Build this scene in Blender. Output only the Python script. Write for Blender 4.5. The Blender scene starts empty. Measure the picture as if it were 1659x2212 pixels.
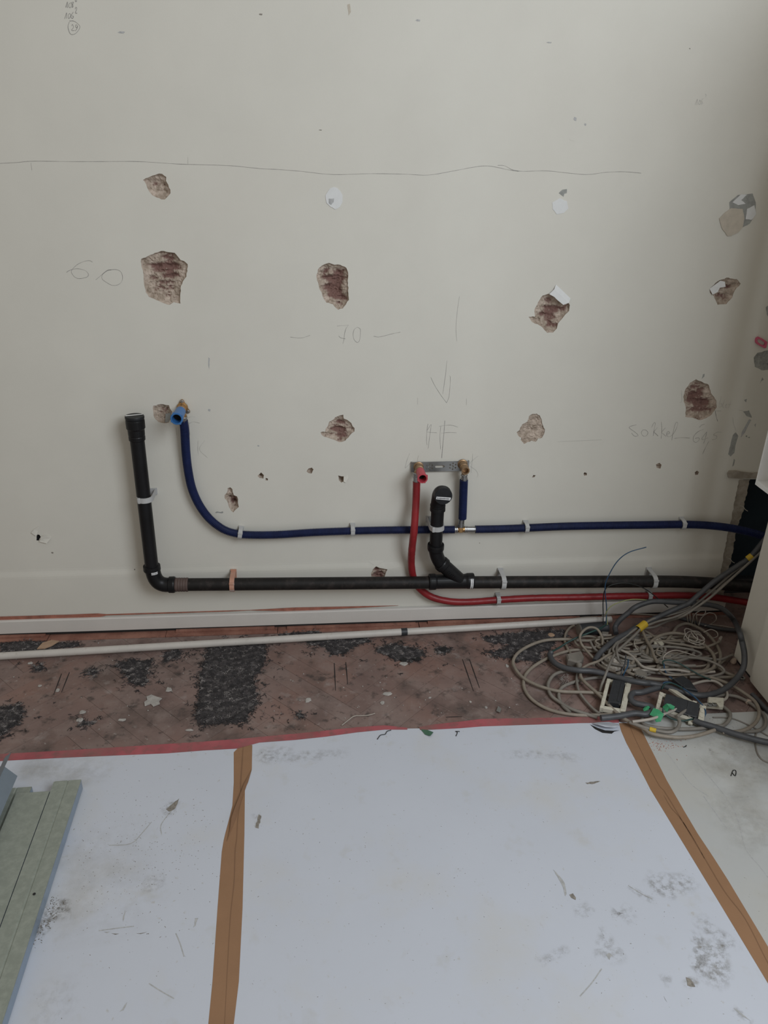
import bpy, math, random
import numpy as np
from mathutils import Vector, Matrix, noise
from mathutils.geometry import delaunay_2d_cdt
random.seed(7)
SC = bpy.context.scene
COL = SC.collection

# ------------------------------------------------------------------ camera
IW, IH, FPX = 1659.0, 2212.0, 1650.0
PITCH, YAW, ROLL = math.radians(24.9), math.radians(5.4), math.radians(1.1)
def _cam():
    B = np.array([[1, 0, 0], [0, 0, -1], [0, 1, 0]], float)
    c, s = math.cos(YAW), math.sin(YAW); Y = np.array([[c, -s, 0], [s, c, 0], [0, 0, 1]])
    c, s = math.cos(PITCH), math.sin(PITCH); P = np.array([[1, 0, 0], [0, c, -s], [0, s, c]])
    c, s = math.cos(ROLL), math.sin(ROLL); Q = np.array([[c, -s, 0], [s, c, 0], [0, 0, 1]])
    return Q @ P @ B @ Y
MC = _cam()
def ray(px, py):
    return Vector(MC.T @ np.array([(px - IW / 2) / FPX, (py - IH / 2) / FPX, 1.0]))
r0 = ray(950, 1008) * 2.40
CY = -r0.y
rb = ray(830, 1343); tb = -CY / rb.y
CZ = -(tb * rb.z)
rx = ray(830, 1100); CX = -(-CY / rx.y) * rx.x
CPOS = Vector((CX, CY, CZ))
cam = bpy.data.cameras.new('camera'); camo = bpy.data.objects.new('camera', cam); COL.objects.link(camo)
cam.sensor_fit = 'VERTICAL'; cam.sensor_height = 24.0; cam.lens = FPX / IH * 24.0; cam.clip_start = .01
camo.matrix_world = Matrix(((MC[0][0], -MC[1][0], -MC[2][0], CX), (MC[0][1], -MC[1][1], -MC[2][1], CY),
                            (MC[0][2], -MC[1][2], -MC[2][2], CZ), (0, 0, 0, 1)))
SC.camera = camo
def W(px, py, off=0.0):                     # the wall-parallel plane y = -off
    r = ray(px, py); return CPOS + r * ((-off - CY) / r.y)
def F(px, py, h=0.0):                       # the floor-parallel plane z = h
    r = ray(px, py); return CPOS + r * ((h - CZ) / r.z)
def PT(p):                                  # third number: height above floor, or minus the distance off the wall
    return W(p[0], p[1], -p[2]) if p[2] < 0 else F(p[0], p[1], p[2])

# ------------------------------------------------------------------ light
world = bpy.data.worlds.new('world'); SC.world = world; world.use_nodes = True
world.node_tree.nodes['Background'].inputs[0].default_value = (1.0, .925, .805, 1)
world.node_tree.nodes['Background'].inputs[1].default_value = .38
def area(name, loc, target, sx, sy, power, col):
    l = bpy.data.lights.new(name, 'AREA'); l.shape = 'RECTANGLE'; l.size = sx; l.size_y = sy; l.energy = power; l.color = col
    o = bpy.data.objects.new(name, l); COL.objects.link(o); o.location = loc
    o.rotation_euler = (Vector(target) - Vector(loc)).to_track_quat('-Z', 'Y').to_euler()
    return o
area('window_daylight', (1.6, -2.9, 2.7), (-.3, -.4, .5), 1.5, 1.8, 84, (.855, .93, 1.0))
SC.view_settings.view_transform = 'Standard'; SC.view_settings.look = 'None'
SC.view_settings.gamma = 1.0; SC.view_settings.use_curve_mapping = False; SC.view_settings.exposure = 0.0

# ------------------------------------------------------------------ materials
def mat(name, col, rough=.6, metal=0.0, var=.08, scale=25, bump=0.0, bscale=120, col2=None, lo=.4, hi=.65, spec=.5, detail=6,
        speck=None, layers=()):
    m = bpy.data.materials.new(name); m.use_nodes = True
    nt = m.node_tree; N, L = nt.nodes, nt.links
    p = N['Principled BSDF']; p.inputs['Roughness'].default_value = rough; p.inputs['Metallic'].default_value = metal
    p.inputs['Specular IOR Level'].default_value = spec
    g = N.new('ShaderNodeNewGeometry')
    def nz(sc, de=detail, ro=.6):
        n = N.new('ShaderNodeTexNoise'); n.inputs['Scale'].default_value = sc; n.inputs['Detail'].default_value = de
        n.inputs['Roughness'].default_value = ro; L.new(g.outputs['Position'], n.inputs['Vector']); return n.outputs['Fac']
    def ramp(f, a, b):
        r = N.new('ShaderNodeMapRange'); r.inputs[1].default_value = a; r.inputs[2].default_value = b; r.clamp = True
        L.new(f, r.inputs[0]); return r.outputs[0]
    def mix(f, a, b):
        x = N.new('ShaderNodeMix'); x.data_type = 'RGBA'
        if isinstance(f, float): x.inputs[0].default_value = f
        else: L.new(f, x.inputs[0])
        for i, v in ((6, a), (7, b)):
            if isinstance(v, tuple): x.inputs[i].default_value = (*v, 1)
            else: L.new(v, x.inputs[i])
        return x.outputs[2]
    if col2 is None:
        c = mix(ramp(nz(scale), .3, .7), tuple(max(0, v * (1 - var)) for v in col), tuple(min(1, v * (1 + var)) for v in col))
    else:
        c = mix(ramp(nz(scale), lo, hi), col, col2)
    for (sc, a, b, lc, amt) in layers:      # stains, dirt and wear: (scale, from, to, colour, strength)
        f = ramp(nz(sc), a, b)
        mm = N.new('ShaderNodeMath'); mm.operation = 'MULTIPLY'; mm.inputs[1].default_value = amt; L.new(f, mm.inputs[0])
        c = mix(mm.outputs[0], c, lc)
    if speck:
        at = N.new('ShaderNodeAttribute'); at.attribute_name = speck[0]
        c = mix(at.outputs['Fac'], c, speck[1])
    L.new(c, p.inputs['Base Color'])
    if bump:
        b = N.new('ShaderNodeBump'); b.inputs['Strength'].default_value = min(1, bump); b.inputs['Distance'].default_value = .002
        L.new(nz(bscale, 8, .65), b.inputs['Height']); L.new(b.outputs[0], p.inputs['Normal'])
    return m
M = {}
M['wall'] = mat('wall_paint', (.60, .582, .528), .75, var=.025, scale=5, bump=.10, bscale=260,
                layers=((1.6, .5, .75, (.55, .515, .46), .35), (60, .70, .80, (.47, .44, .39), .35)))
M['plaster'] = mat('bare_plaster', (.33, .265, .21), .95, scale=60, col2=(.54, .45, .38), bump=1, bscale=220, speck=('brick', (.19, .105, .088)))
M['brick'] = mat('bare_brick', (.20, .09, .07), .95, scale=90, var=.35, bump=1, bscale=300)
M['rawplaster'] = mat('raw_plaster', (.26, .23, .19), .95, scale=35, col2=(.38, .34, .29), bump=1, bscale=150)
M['filler'] = mat('filler_white', (.64, .645, .645), .8, var=.03, scale=60, bump=.2)
M['fillerb'] = mat('filler_beige', (.48, .43, .36), .9, var=.08, scale=60, bump=.3)
M['fillerg'] = mat('filler_grey', (.29, .295, .28), .9, var=.2, scale=70, bump=.5)
M['pencil'] = mat('pencil_graphite', (.25, .24, .23), .6, var=.3, scale=300)
M['pencilf'] = mat('pencil_faint', (.39, .38, .355), .6, var=.15, scale=300)
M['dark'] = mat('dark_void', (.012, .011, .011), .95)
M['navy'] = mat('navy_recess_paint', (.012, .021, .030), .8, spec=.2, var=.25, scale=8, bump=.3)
M['redpaint'] = mat('red_primer', (.30, .115, .08), .85, var=.25, scale=40, bump=.5)
M['base'] = mat('baseboard_paint', (.56, .53, .50), .75, var=.04, scale=8, bump=.15, bscale=200)
M['black'] = mat('black_plastic', (.008, .008, .009), .42, spec=.25, var=.3, scale=12, layers=((30, .62, .8, (.035, .028, .026), .5),))
M['blackdust'] = mat('black_plastic_dusty', (.011, .0095, .009), .55, spec=.25, var=.4, scale=18, layers=((45, .5, .78, (.06, .046, .042), .55),))
M['brownring'] = mat('dusty_ring', (.08, .052, .045), .7, var=.2, scale=30)
M['blackcap'] = mat('black_cap', (.013, .014, .016), .5, spec=.3, var=.2, scale=60, bump=.2, bscale=500)
M['sticker'] = mat('white_sticker', (.75, .75, .76), .6, var=.02)
M['ink'] = mat('print_ink', (.03, .03, .035), .7)
M['blue'] = mat('blue_corrugated_hose', (.010, .017, .066), .45, spec=.3, var=.25, scale=30)
M['bluecap'] = mat('blue_test_plug', (.032, .135, .35), .4, var=.06)
M['red'] = mat('red_hose', (.235, .017, .021), .4, spec=.35, var=.2, scale=14, layers=((90, .6, .75, (.34, .07, .06), .4),))
M['redcap'] = mat('red_test_plug', (.42, .045, .065), .45, var=.08)
M['brass'] = mat('brass', (.48, .29, .13), .38, 1.0, var=.18, scale=60)
M['brassdull'] = mat('brass_dull', (.33, .22, .13), .5, .9, var=.2, scale=50)
M['steel'] = mat('bright_steel', (.36, .36, .36), .4, 1.0, var=.1, scale=60)
M['zinc'] = mat('zinc_plate', (.40, .41, .41), .36, 1.0, var=.12, scale=40)
M['clip'] = mat('grey_clip_plastic', (.42, .42, .42), .5, var=.05)
M['clipred'] = mat('grey_clip_stained', (.42, .42, .42), .55, scale=45, col2=(.46, .24, .17), lo=.30, hi=.42)
M['paper'] = mat('white_protective_board', (.515, .54, .605), .62, var=.02, scale=4, bump=.05, bscale=60, layers=(
    (3.2, .52, .72, (.52, .50, .45), .45), (11, .60, .76, (.43, .42, .39), .50), (70, .66, .72, (.40, .38, .35), .55), (230, .70, .75, (.15, .13, .11), .75)))
M['paperdirty'] = mat('white_board_dusty', (.42, .425, .42), .65, var=.03, scale=4, bump=.05, bscale=60, layers=(
    (3.2, .45, .70, (.44, .42, .37), .5), (11, .58, .76, (.40, .38, .33), .5), (230, .69, .74, (.15, .13, .11), .75)))
M['dirt'] = mat('dirt_mark', (.22, .20, .175), .95, var=.4, scale=200)
M['dirtlight'] = mat('dirt_mark_light', (.395, .395, .395), .95, var=.2, scale=200)
M['dirtbrown'] = mat('dirt_brown', (.13, .11, .085), .95, var=.5, scale=300)
M['tapeb'] = mat('brown_paper_tape', (.27, .148, .078), .55, var=.06, scale=10, bump=.15, bscale=300)
M['tapebd'] = mat('brown_tape_fold', (.20, .105, .055), .55, var=.06, scale=10)
M['taper'] = mat('red_tape', (.34, .082, .095), .6, var=.2, scale=12, layers=((7, .45, .62, (.21, .105, .095), .8), (40, .52, .70, (.16, .09, .08), .7),))
M['parquet'] = [mat('worn_parquet_%s' % n, c, .62, scale=7, col2=c2, lo=.32, hi=.68, bump=.45, bscale=70,
                    layers=((2.2, .5, .62, (.235, .12, .088), .38), (5.5, .5, .62, (.095, .066, .058), .75), (13, .52, .68, (.25, .195, .175), .5),
                            (22, .57, .68, (.05, .037, .034), .8), (48, .60, .68, (.055, .042, .038), .7), (17, .60, .72, (.30, .26, .245), .55), (60, .63, .70, (.36, .33, .31), .5), (130, .70, .75, (.48, .45, .42), .6)))
                for n, c, c2 in (('umber', (.150, .097, .086), (.220, .152, .134)), ('grey', (.156, .107, .096), (.225, .162, .144)),
                                 ('rust', (.158, .098, .083), (.225, .148, .128)), ('dark', (.142, .092, .081), (.210, .146, .129)))]
M['subfloor'] = mat('subfloor', (.075, .050, .042), .9, var=.3)
M['redwood'] = mat('red_brown_plank', (.20, .085, .06), .7, scale=14, col2=(.30, .145, .105), bump=.5, bscale=110,
                   layers=((30, .58, .7, (.06, .04, .035), .6), (120, .68, .74, (.5, .46, .42), .5)))
M['felt'] = mat('black_felt', (.024, .021, .022), .98, scale=60, col2=(.075, .066, .068), bump=1, bscale=350)
M['fibre'] = mat('felt_fibre', (.042, .038, .040), .9, scale=55, col2=(.34, .31, .30), lo=.48, hi=.66)
M['chip'] = mat('plaster_chip', (.35, .33, .31), .95, var=.2, scale=80, bump=.5)
M['rubble'] = mat('plaster_rubble', (.36, .31, .26), .95, scale=120, col2=(.58, .55, .5), bump=1, bscale=200)
M['wood'] = mat('wood_splinter', (.36, .24, .16), .8, var=.2)
M['conduit'] = mat('grey_white_conduit', (.48, .45, .42), .5, var=.06, scale=20, layers=((60, .6, .75, (.30, .26, .23), .5),))
M['cdark'] = mat('dark_grey_cable', (.058, .060, .066), .5, var=.2, scale=30)
M['cbeige'] = mat('beige_cable', (.225, .192, .155), .55, var=.18, scale=30, layers=((80, .58, .75, (.15, .12, .10), .5),))
M['cgrey'] = mat('grey_cable', (.19, .172, .150), .55, var=.18, scale=30, layers=((80, .58, .75, (.13, .11, .10), .5),))
M['cthin'] = mat('off_white_wire', (.36, .325, .285), .55, var=.1)
M['wblue'] = mat('blue_wire', (.02, .065, .13), .45, var=.15)
M['wblack'] = mat('black_wire', (.012, .014, .014), .45)
M['wgreen'] = mat('green_yellow_wire', (.30, .32, .14), .5, var=.15)
M['wdgreen'] = mat('dark_green_wire', (.015, .05, .045), .45)
M['cream'] = mat('cream_plastic', (.50, .47, .39), .5, var=.08, scale=30, layers=((50, .55, .75, (.28, .25, .2), .5),))
M['insert'] = mat('black_insert', (.022, .024, .028), .5, var=.25, scale=40, layers=((90, .66, .76, (.18, .17, .16), .5),))
M['yellow'] = mat('yellow_tape', (.55, .37, .03), .5, var=.12, scale=60)
M['green'] = mat('green_tape', (.035, .26, .115), .5, var=.12, scale=40)
M['leaf'] = mat('green_scrap', (.05, .12, .075), .7, var=.25)
M['cabinet'] = mat('cabinet_panel', (.64, .615, .555), .6, var=.03, scale=6)
M['whitemetal'] = mat('white_enamel', (.80, .81, .82), .3, var=.02)
M['aluminium'] = mat('aluminium', (.75, .76, .78), .25, 1.0, var=.03)
M['galv'] = mat('galvanised_steel', (.275, .302, .265), .5, .35, scale=70, col2=(.33, .357, .315), bump=.06, bscale=300)
M['galvblue'] = mat('galvanised_steel_side', (.33, .40, .48), .35, .75, var=.06, scale=40)
M['pink'] = mat('pink_plastic', (.52, .10, .17), .5, var=.05)
M['stone'] = mat('beige_chunk', (.42, .33, .27), .95, var=.2, scale=60, bump=.6)

# ------------------------------------------------------------------ mesh helpers
class MB:
    def __init__(s): s.v = []; s.f = []; s.sm = []
    def add(s, vs, fs, smooth=False):
        o = len(s.v); s.v += [Vector(v) for v in vs]; s.f += [[i + o for i in f] for f in fs]; s.sm += [smooth] * len(fs); return s
    def box(s, c, x, y, z):                 # centre, three half-axis vectors
        c, x, y, z = map(Vector, (c, x, y, z))
        vs = [c + x * a + y * b + z * d for d in (-1, 1) for b in (-1, 1) for a in (-1, 1)]
        return s.add(vs, [(0, 2, 3, 1), (4, 5, 7, 6), (0, 1, 5, 4), (2, 6, 7, 3), (0, 4, 6, 2), (1, 3, 7, 5)])
    def bevbox(s, c, x, y, z, b=.15):       # box with chamfered upright edges and rim
        c, x, y, z = map(Vector, (c, x, y, z)); k = 1 - b
        rg = [(-k, -1), (k, -1), (1, -k), (1, k), (k, 1), (-k, 1), (-1, k), (-1, -k)]
        vs = [c + x * (a * q) + y * (e * q) + z * d for d, q in ((-1, k), (-k, 1), (k, 1), (1, k)) for a, e in rg]
        fs = [(i + 8 * j, (i + 1) % 8 + 8 * j, (i + 1) % 8 + 8 * j + 8, i + 8 * j + 8) for j in range(3) for i in range(8)]
        return s.add(vs, fs + [tuple(range(7, -1, -1)), tuple(range(24, 32))])
    def tube(s, pts, r, seg=12, caps=True, smooth=True):
        pts = [Vector(p) for p in pts]; n = len(pts); R = r if isinstance(r, (list, tuple)) else [r] * n
        t = [(pts[min(i + 1, n - 1)] - pts[max(i - 1, 0)]) for i in range(n)]
        for i in range(n):
            if t[i].length < 1e-9: t[i] = t[i - 1] if i else (pts[-1] - pts[0])
            t[i] = t[i].normalized()
        u = t[0].orthogonal().normalized(); vs = []
        for i in range(n):
            u = (u - t[i] * u.dot(t[i])).normalized(); w = t[i].cross(u)
            vs += [pts[i] + (u * math.cos(k * math.tau / seg) + w * math.sin(k * math.tau / seg)) * R[i] for k in range(seg)]
        fs = [(i * seg + k, i * seg + (k + 1) % seg, (i + 1) * seg + (k + 1) % seg, (i + 1) * seg + k) for i in range(n - 1) for k in range(seg)]
        s.add(vs, fs, smooth)
        if caps: s.add(vs[:seg][::-1] + vs[-seg:], [tuple(range(seg)), tuple(range(seg, 2 * seg))])
        return s
    def lathe(s, a, b, prof, seg=20, smooth=False):   # prof: (t along a..b in metres, radius)
        a, b = Vector(a), Vector(b); d = (b - a).normalized(); u = d.orthogonal().normalized(); w = d.cross(u); n = len(prof)
        vs = [a + d * t + (u * math.cos(k * math.tau / seg) + w * math.sin(k * math.tau / seg)) * r for t, r in prof for k in range(seg)]
        fs = [(i * seg + k, i * seg + (k + 1) % seg, (i + 1) * seg + (k + 1) % seg, (i + 1) * seg + k) for i in range(n - 1) for k in range(seg)]
        return s.add(vs, fs, smooth)
    def prism(s, poly, d):                  # polygon of 3d points, pushed by the vector d
        d = Vector(d); poly = [Vector(p) for p in poly]; n = len(poly)
        return s.add(poly + [p + d for p in poly], [tuple(range(n))[::-1], tuple(range(n, 2 * n))] + [(i, (i + 1) % n, (i + 1) % n + n, i + n) for i in range(n)])
    def ribbon(s, pts, w, n):               # flat stroke of width w on a surface with normal n, 0.3 mm thick
        pts = [Vector(p) for p in pts]; n = Vector(n); m = len(pts); W_ = w if isinstance(w, list) else [w] * m; a, b = [], []
        for i in range(m):
            t = (pts[min(i + 1, m - 1)] - pts[max(i - 1, 0)]).normalized(); e = n.cross(t).normalized() * W_[i] / 2
            a.append(pts[i] + e); b.append(pts[i] - e)
        return s.add(a + b, [(i, i + m, i + m + 1, i + 1) for i in range(m - 1)])
    def build(s, name, m, parent=None, base=None):
        if parent is not None: base = Vector(parent['_b']) if '_b' in parent else parent.location
        elif base is None:
            base = Vector((sum(v.x for v in s.v) / len(s.v), sum(v.y for v in s.v) / len(s.v), min(v.z for v in s.v)))
        me = bpy.data.meshes.new(name); me.from_pydata([v - base for v in s.v], [], s.f); me.update()
        me.polygons.foreach_set('use_smooth', s.sm); me.materials.append(m)
        o = bpy.data.objects.new(name, me); COL.objects.link(o)
        if parent is None: o.location = base
        else: o.parent = parent
        BASE[o.name] = Vector(base)
        return o
BASE = {}
class _P: pass
_build = MB.build
def build(s, name, m, parent=None, base=None):
    if parent is not None:
        b = BASE[parent.name]
        me = bpy.data.meshes.new(name); me.from_pydata([v - b for v in s.v], [], s.f); me.update()
        me.polygons.foreach_set('use_smooth', s.sm); me.materials.append(m)
        o = bpy.data.objects.new(name, me); COL.objects.link(o); o.parent = parent; BASE[o.name] = b
        return o
    return _build(s, name, m, None, base)
MB.build = build
def empty(name, loc):
    o = bpy.data.objects.new(name, None); COL.objects.link(o); o.location = loc; o.empty_display_size = .05; BASE[o.name] = Vector(loc); return o
def tag(o, label, cat, group=None):
    o['label'] = label; o['category'] = cat
    if group: o['group'] = group
    return o
def struct(o): o['kind'] = 'structure'; return o
def smooth(pts, n=6, closed=False):
    P = [Vector(p) for p in pts]
    if len(P) < 3: return P
    out = []; m = len(P)
    for i in range(m if closed else m - 1):
        if closed: a, b, c, d = P[i - 1], P[i], P[(i + 1) % m], P[(i + 2) % m]
        else: b, c = P[i], P[i + 1]; a = P[i - 1] if i else b * 2 - c; d = P[i + 2] if i + 2 < m else c * 2 - b
        for k in range(n):
            t = k / n
            out.append(.5 * ((2 * b) + (c - a) * t + (2 * a - 5 * b + 4 * c - d) * t * t + (3 * b - a - 3 * c + d) * t ** 3))
    out.append(out[0].copy() if closed else P[-1]); return out
def resample(pts, step):
    out = [pts[0].copy()]; acc = 0
    for a, b in zip(pts, pts[1:]):
        L = (b - a).length; t = step - acc
        while t <= L: out.append(a.lerp(b, t / L)); t += step
        acc = (acc + L) % step if L else acc
        acc = L - (t - step)
    return out
def inside(p, poly):
    x, y = p; r = False; j = len(poly) - 1
    for i in range(len(poly)):
        xi, yi = poly[i]; xj, yj = poly[j]
        if (yi > y) != (yj > y) and x < (xj - xi) * (y - yi) / (yj - yi) + xi: r = not r
        j = i
    return r
def segdist(p, poly):
    b = 9
    for i in range(len(poly)):
        ax, ay = poly[i - 1]; bx, by = poly[i]; dx, dy = bx - ax, by - ay; L = dx * dx + dy * dy or 1e-12
        t = max(0, min(1, ((p[0] - ax) * dx + (p[1] - ay) * dy) / L)); b = min(b, math.hypot(p[0] - ax - t * dx, p[1] - ay - t * dy))
    return b
def jag(poly, amp, step):                   # roughen an outline (2d)
    out = []; n = len(poly)
    for i in range(n):
        a, b = poly[i], poly[(i + 1) % n]; L = math.hypot(b[0] - a[0], b[1] - a[1]); k = max(1, int(L / step))
        for j in range(k):
            t = j / k; q = 1 if j else .3
            out.append((a[0] + (b[0] - a[0]) * t + random.uniform(-amp, amp) * q, a[1] + (b[1] - a[1]) * t + random.uniform(-amp, amp) * q))
    return out
def cdt(outlines, extra=(), keep=lambda c: True):
    vs = []; es = []
    for o in outlines:
        b = len(vs); vs += [Vector(p) for p in o]; es += [(b + i, b + (i + 1) % len(o)) for i in range(len(o))]
    vs += [Vector(p) for p in extra]
    v, e, f, *_ = delaunay_2d_cdt(vs, es, [], 0, 1e-6)
    v = [tuple(p) for p in v]
    f = [t for t in f if keep((sum(v[i][0] for i in t) / 3, sum(v[i][1] for i in t) / 3))]
    return v, [list(t) for t in f]
def crop(ox, oy, s, pts): return [(ox + x / s, oy + y / s) for x, y in pts]
def wall2(pts): return [(W(x, y).x, W(x, y).z) for x, y in pts]

# ------------------------------------------------------------------ the back wall
Z_LEDGE = W(300, 1232).z
Z_GROOVE = (W(0, 1335).z + W(600, 1315).z) / 2
def wy(z):                                   # wall profile: the lower part stands proud behind the pipes
    t = max(0, min(1, (Z_LEDGE - z + .012) / .03)); t = t * t * (3 - 2 * t)
    return -.0035 * t
XL, XR, ZT = -2.4, 2.2, 2.6
HOLES = [   # label, outline, depth, brick share, rim
 ('small knocked hole below the pencil line at left', crop(280, 350, 6.7, [(195,260),(235,235),(330,195),(400,175),(470,170),(530,215),(525,275),(560,330),(590,400),(590,450),(555,500),(510,540),(460,540),(390,515),(330,480),(280,420),(240,330)]), .012, .12),
 ('largest hole, bare brick and mortar showing', crop(280, 350, 6.7, [(165,1405),(300,1345),(390,1310),(460,1285),(560,1305),(650,1315),(700,1370),(740,1420),(790,1435),(840,1480),(835,1580),(820,1660),(770,1730),(740,1800),(735,1900),(735,2050),(680,2040),(640,2030),(580,2065),(500,2045),(380,1995),(280,1950),(235,1890),(210,1780),(195,1600),(170,1480)]), .016, .42),
 ('hole with straight right edge and dark brick', crop(640, 380, 6.91, [(485,1300),(570,1325),(660,1330),(750,1375),(775,1440),(772,1600),(780,1750),(785,1850),(740,1920),(690,1980),(625,2000),(580,1960),(545,1915),(450,1890),(410,1830),(380,1740),(345,1690),(330,1600),(300,1510),(320,1400),(380,1340)]), .018, .55),
 ('hole with a lifted white paint flap', crop(1120, 390, 6.32, [(410,1545),(330,1570),(270,1660),(220,1760),(225,1860),(140,1860),(185,1930),(260,1960),(330,2010),(390,2080),(470,2075),(525,2020),(540,1950),(600,1880),(690,1780),(700,1700),(680,1665),(600,1680),(520,1600),(470,1560)]), .016, .5),
 ('ragged hole with brick in its middle', crop(660, 870, 11.64, [(380,740),(430,725),(490,730),(510,650),(560,590),(590,480),(670,440),(740,370),(860,320),(950,300),(965,400),(1050,430),(1150,510),(1180,590),(1235,640),(1230,720),(1130,800),(1075,880),(1000,950),(910,985),(840,990),(760,950),(650,910),(580,880),(480,860),(400,800)]), .014, .45),
 ('shallow beige hole right of centre', crop(1080, 870, 8.295, [(300,530),(350,490),(360,450),(400,385),(490,340),(520,240),(580,200),(660,195),(715,230),(745,300),(770,400),(805,480),(790,560),(755,625),(680,640),(640,700),(560,680),(430,735),(370,670),(380,630),(320,580)]), .007, .02),
 ('brick hole above the pencilled number', crop(1360, 380, 3.16, [(365,1510),(380,1460),(415,1410),(455,1388),(500,1410),(540,1425),(555,1480),(590,1530),(595,1580),(560,1630),(520,1655),(480,1668),(430,1650),(380,1645),(385,1590)]), .015, .6),
 ('small hole with white flap at right', crop(1360, 380, 3.16, [(545,770),(600,720),(660,695),(730,705),(758,735),(720,780),(700,830),(660,875),(600,880),(575,820),(550,800)]), .010, .25),
 ('mortar hole between upright drain and blue plug', crop(220, 820, 4.1475, [(460,235),(500,225),(550,220),(600,230),(610,260),(630,290),(620,340),(600,385),(560,390),(510,380),(470,340),(460,280)]), .008, .05),
 ('small deep hole beside the blue hose bend', crop(440, 1000, 8.295, [(430,450),(480,440),(515,470),(520,520),(540,580),(600,600),(615,650),(615,710),(630,790),(580,830),(530,890),(490,850),(450,780),(430,700),(380,640),(370,580),(420,520)]), .022, .45),
 ('brick hole half behind the drain pipe', crop(780, 1200, 16.59, [(350,600),(460,430),(540,375),(680,430),(800,455),(940,475),(890,570),(830,770),(800,900),(500,900),(360,720)]), .016, .7),
 ('grey chipped hole at the right edge', [(1628, 772), (1636, 762), (1659, 757), (1672, 762), (1676, 790), (1659, 799), (1645, 800), (1630, 792)], .005, .0),
]
PLUGS = [crop(60, 1120, 20.7, [(400,760),(450,715),(530,740),(580,820),(520,910),(500,990),(390,980),(395,880)]),
 crop(440, 1000, 8.295, [(1030,170),(1080,220),(1070,280),(1000,270),(965,230)]), crop(440, 1000, 8.295, [(1110,270),(1150,280),(1150,315),(1110,315)]),
 crop(660, 870, 11.64, [(25,1720),(80,1650),(160,1630),(200,1680),(150,1780),(60,1760)]),
 crop(660, 870, 11.64, [(820,1830),(900,1850),(970,1850),(950,1980),(900,2010),(840,1950)]),
 crop(1080, 870, 8.295, [(570,1340),(600,1295),(640,1300),(615,1335)]), crop(1080, 870, 8.295, [(1498,1270),(1520,1245),(1560,1260),(1555,1300),(1510,1310)]),
 crop(1360, 380, 3.16, [(180,1970),(205,1958),(218,1972),(210,1998),(185,1992)]), crop(1360, 380, 3.16, [(444,2024),(460,2012),(474,2022),(466,2040),(448,2042)])]
# niche at the right where the pipes run into a dark recess; its plaster edge is broken
strip_l = [(1597, 1036), (1590, 1070), (1582, 1110), (1573, 1150), (1563, 1200), (1554, 1240), (1544, 1285), (1538, 1330)]
strip_r = [(1621, 1036), (1612, 1075), (1605, 1110), (1592, 1150), (1583, 1195), (1572, 1240), (1562, 1290), (1556, 1330)]
sl = wall2(strip_l); sr = wall2(strip_r)
z_n = sl[0][1]
sl = [(x, z) for x, z in sl if z > .004]; sr = [(x, z) for x, z in sr if z > .004]
sl.append((sl[-1][0], .004)); sr.append((sr[-1][0], .004))
def jagline(ln, amp, step):
    out = []
    for a, b in zip(ln, ln[1:]):
        L = math.hypot(b[0] - a[0], b[1] - a[1]); k = max(1, int(L / step))
        for j in range(k): t = j / k; out.append((a[0] + (b[0] - a[0]) * t + random.uniform(-amp, amp), a[1] + (b[1] - a[1]) * t))
    return out + [ln[-1]]
slj = jagline(sl, .0022, .008); srj = jagline(sr, .003, .008)
NX = 1.75
niche = [(slj[0][0], z_n)] + slj[1:] + [(NX, .004), (NX, z_n)]
hp = [jag(wall2(o), .0012, .006) for _, o, *_ in HOLES]
pp = [jag(wall2(o), .0004, .004) for o in PLUGS]
cut = hp + pp + [niche]
rows = [(x / 20.0, z) for z in [Z_LEDGE + .014, Z_LEDGE + .006, Z_LEDGE, Z_LEDGE - .006, Z_LEDGE - .012, Z_LEDGE - .02] for x in range(int(XL * 20) + 1, int(XR * 20))]
rows = [p for p in rows if not any(inside(p, c) for c in cut)]
V2, F2 = cdt([[(XL, .004), (XR, .004), (XR, ZT), (XL, ZT)]] + cut, rows, lambda c: not any(inside(c, q) for q in cut))
wm = MB(); wm.add([(x, wy(z), z) for x, z in V2], [t[::-1] for t in F2], False)
wall = struct(wm.build('wall_back', M['wall'], base=Vector((0, 0, 0)))); wall['label'] = 'off-white painted wall with knocked holes and pencil marks'
def fixn(o):
    me = o.data
    return o
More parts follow.
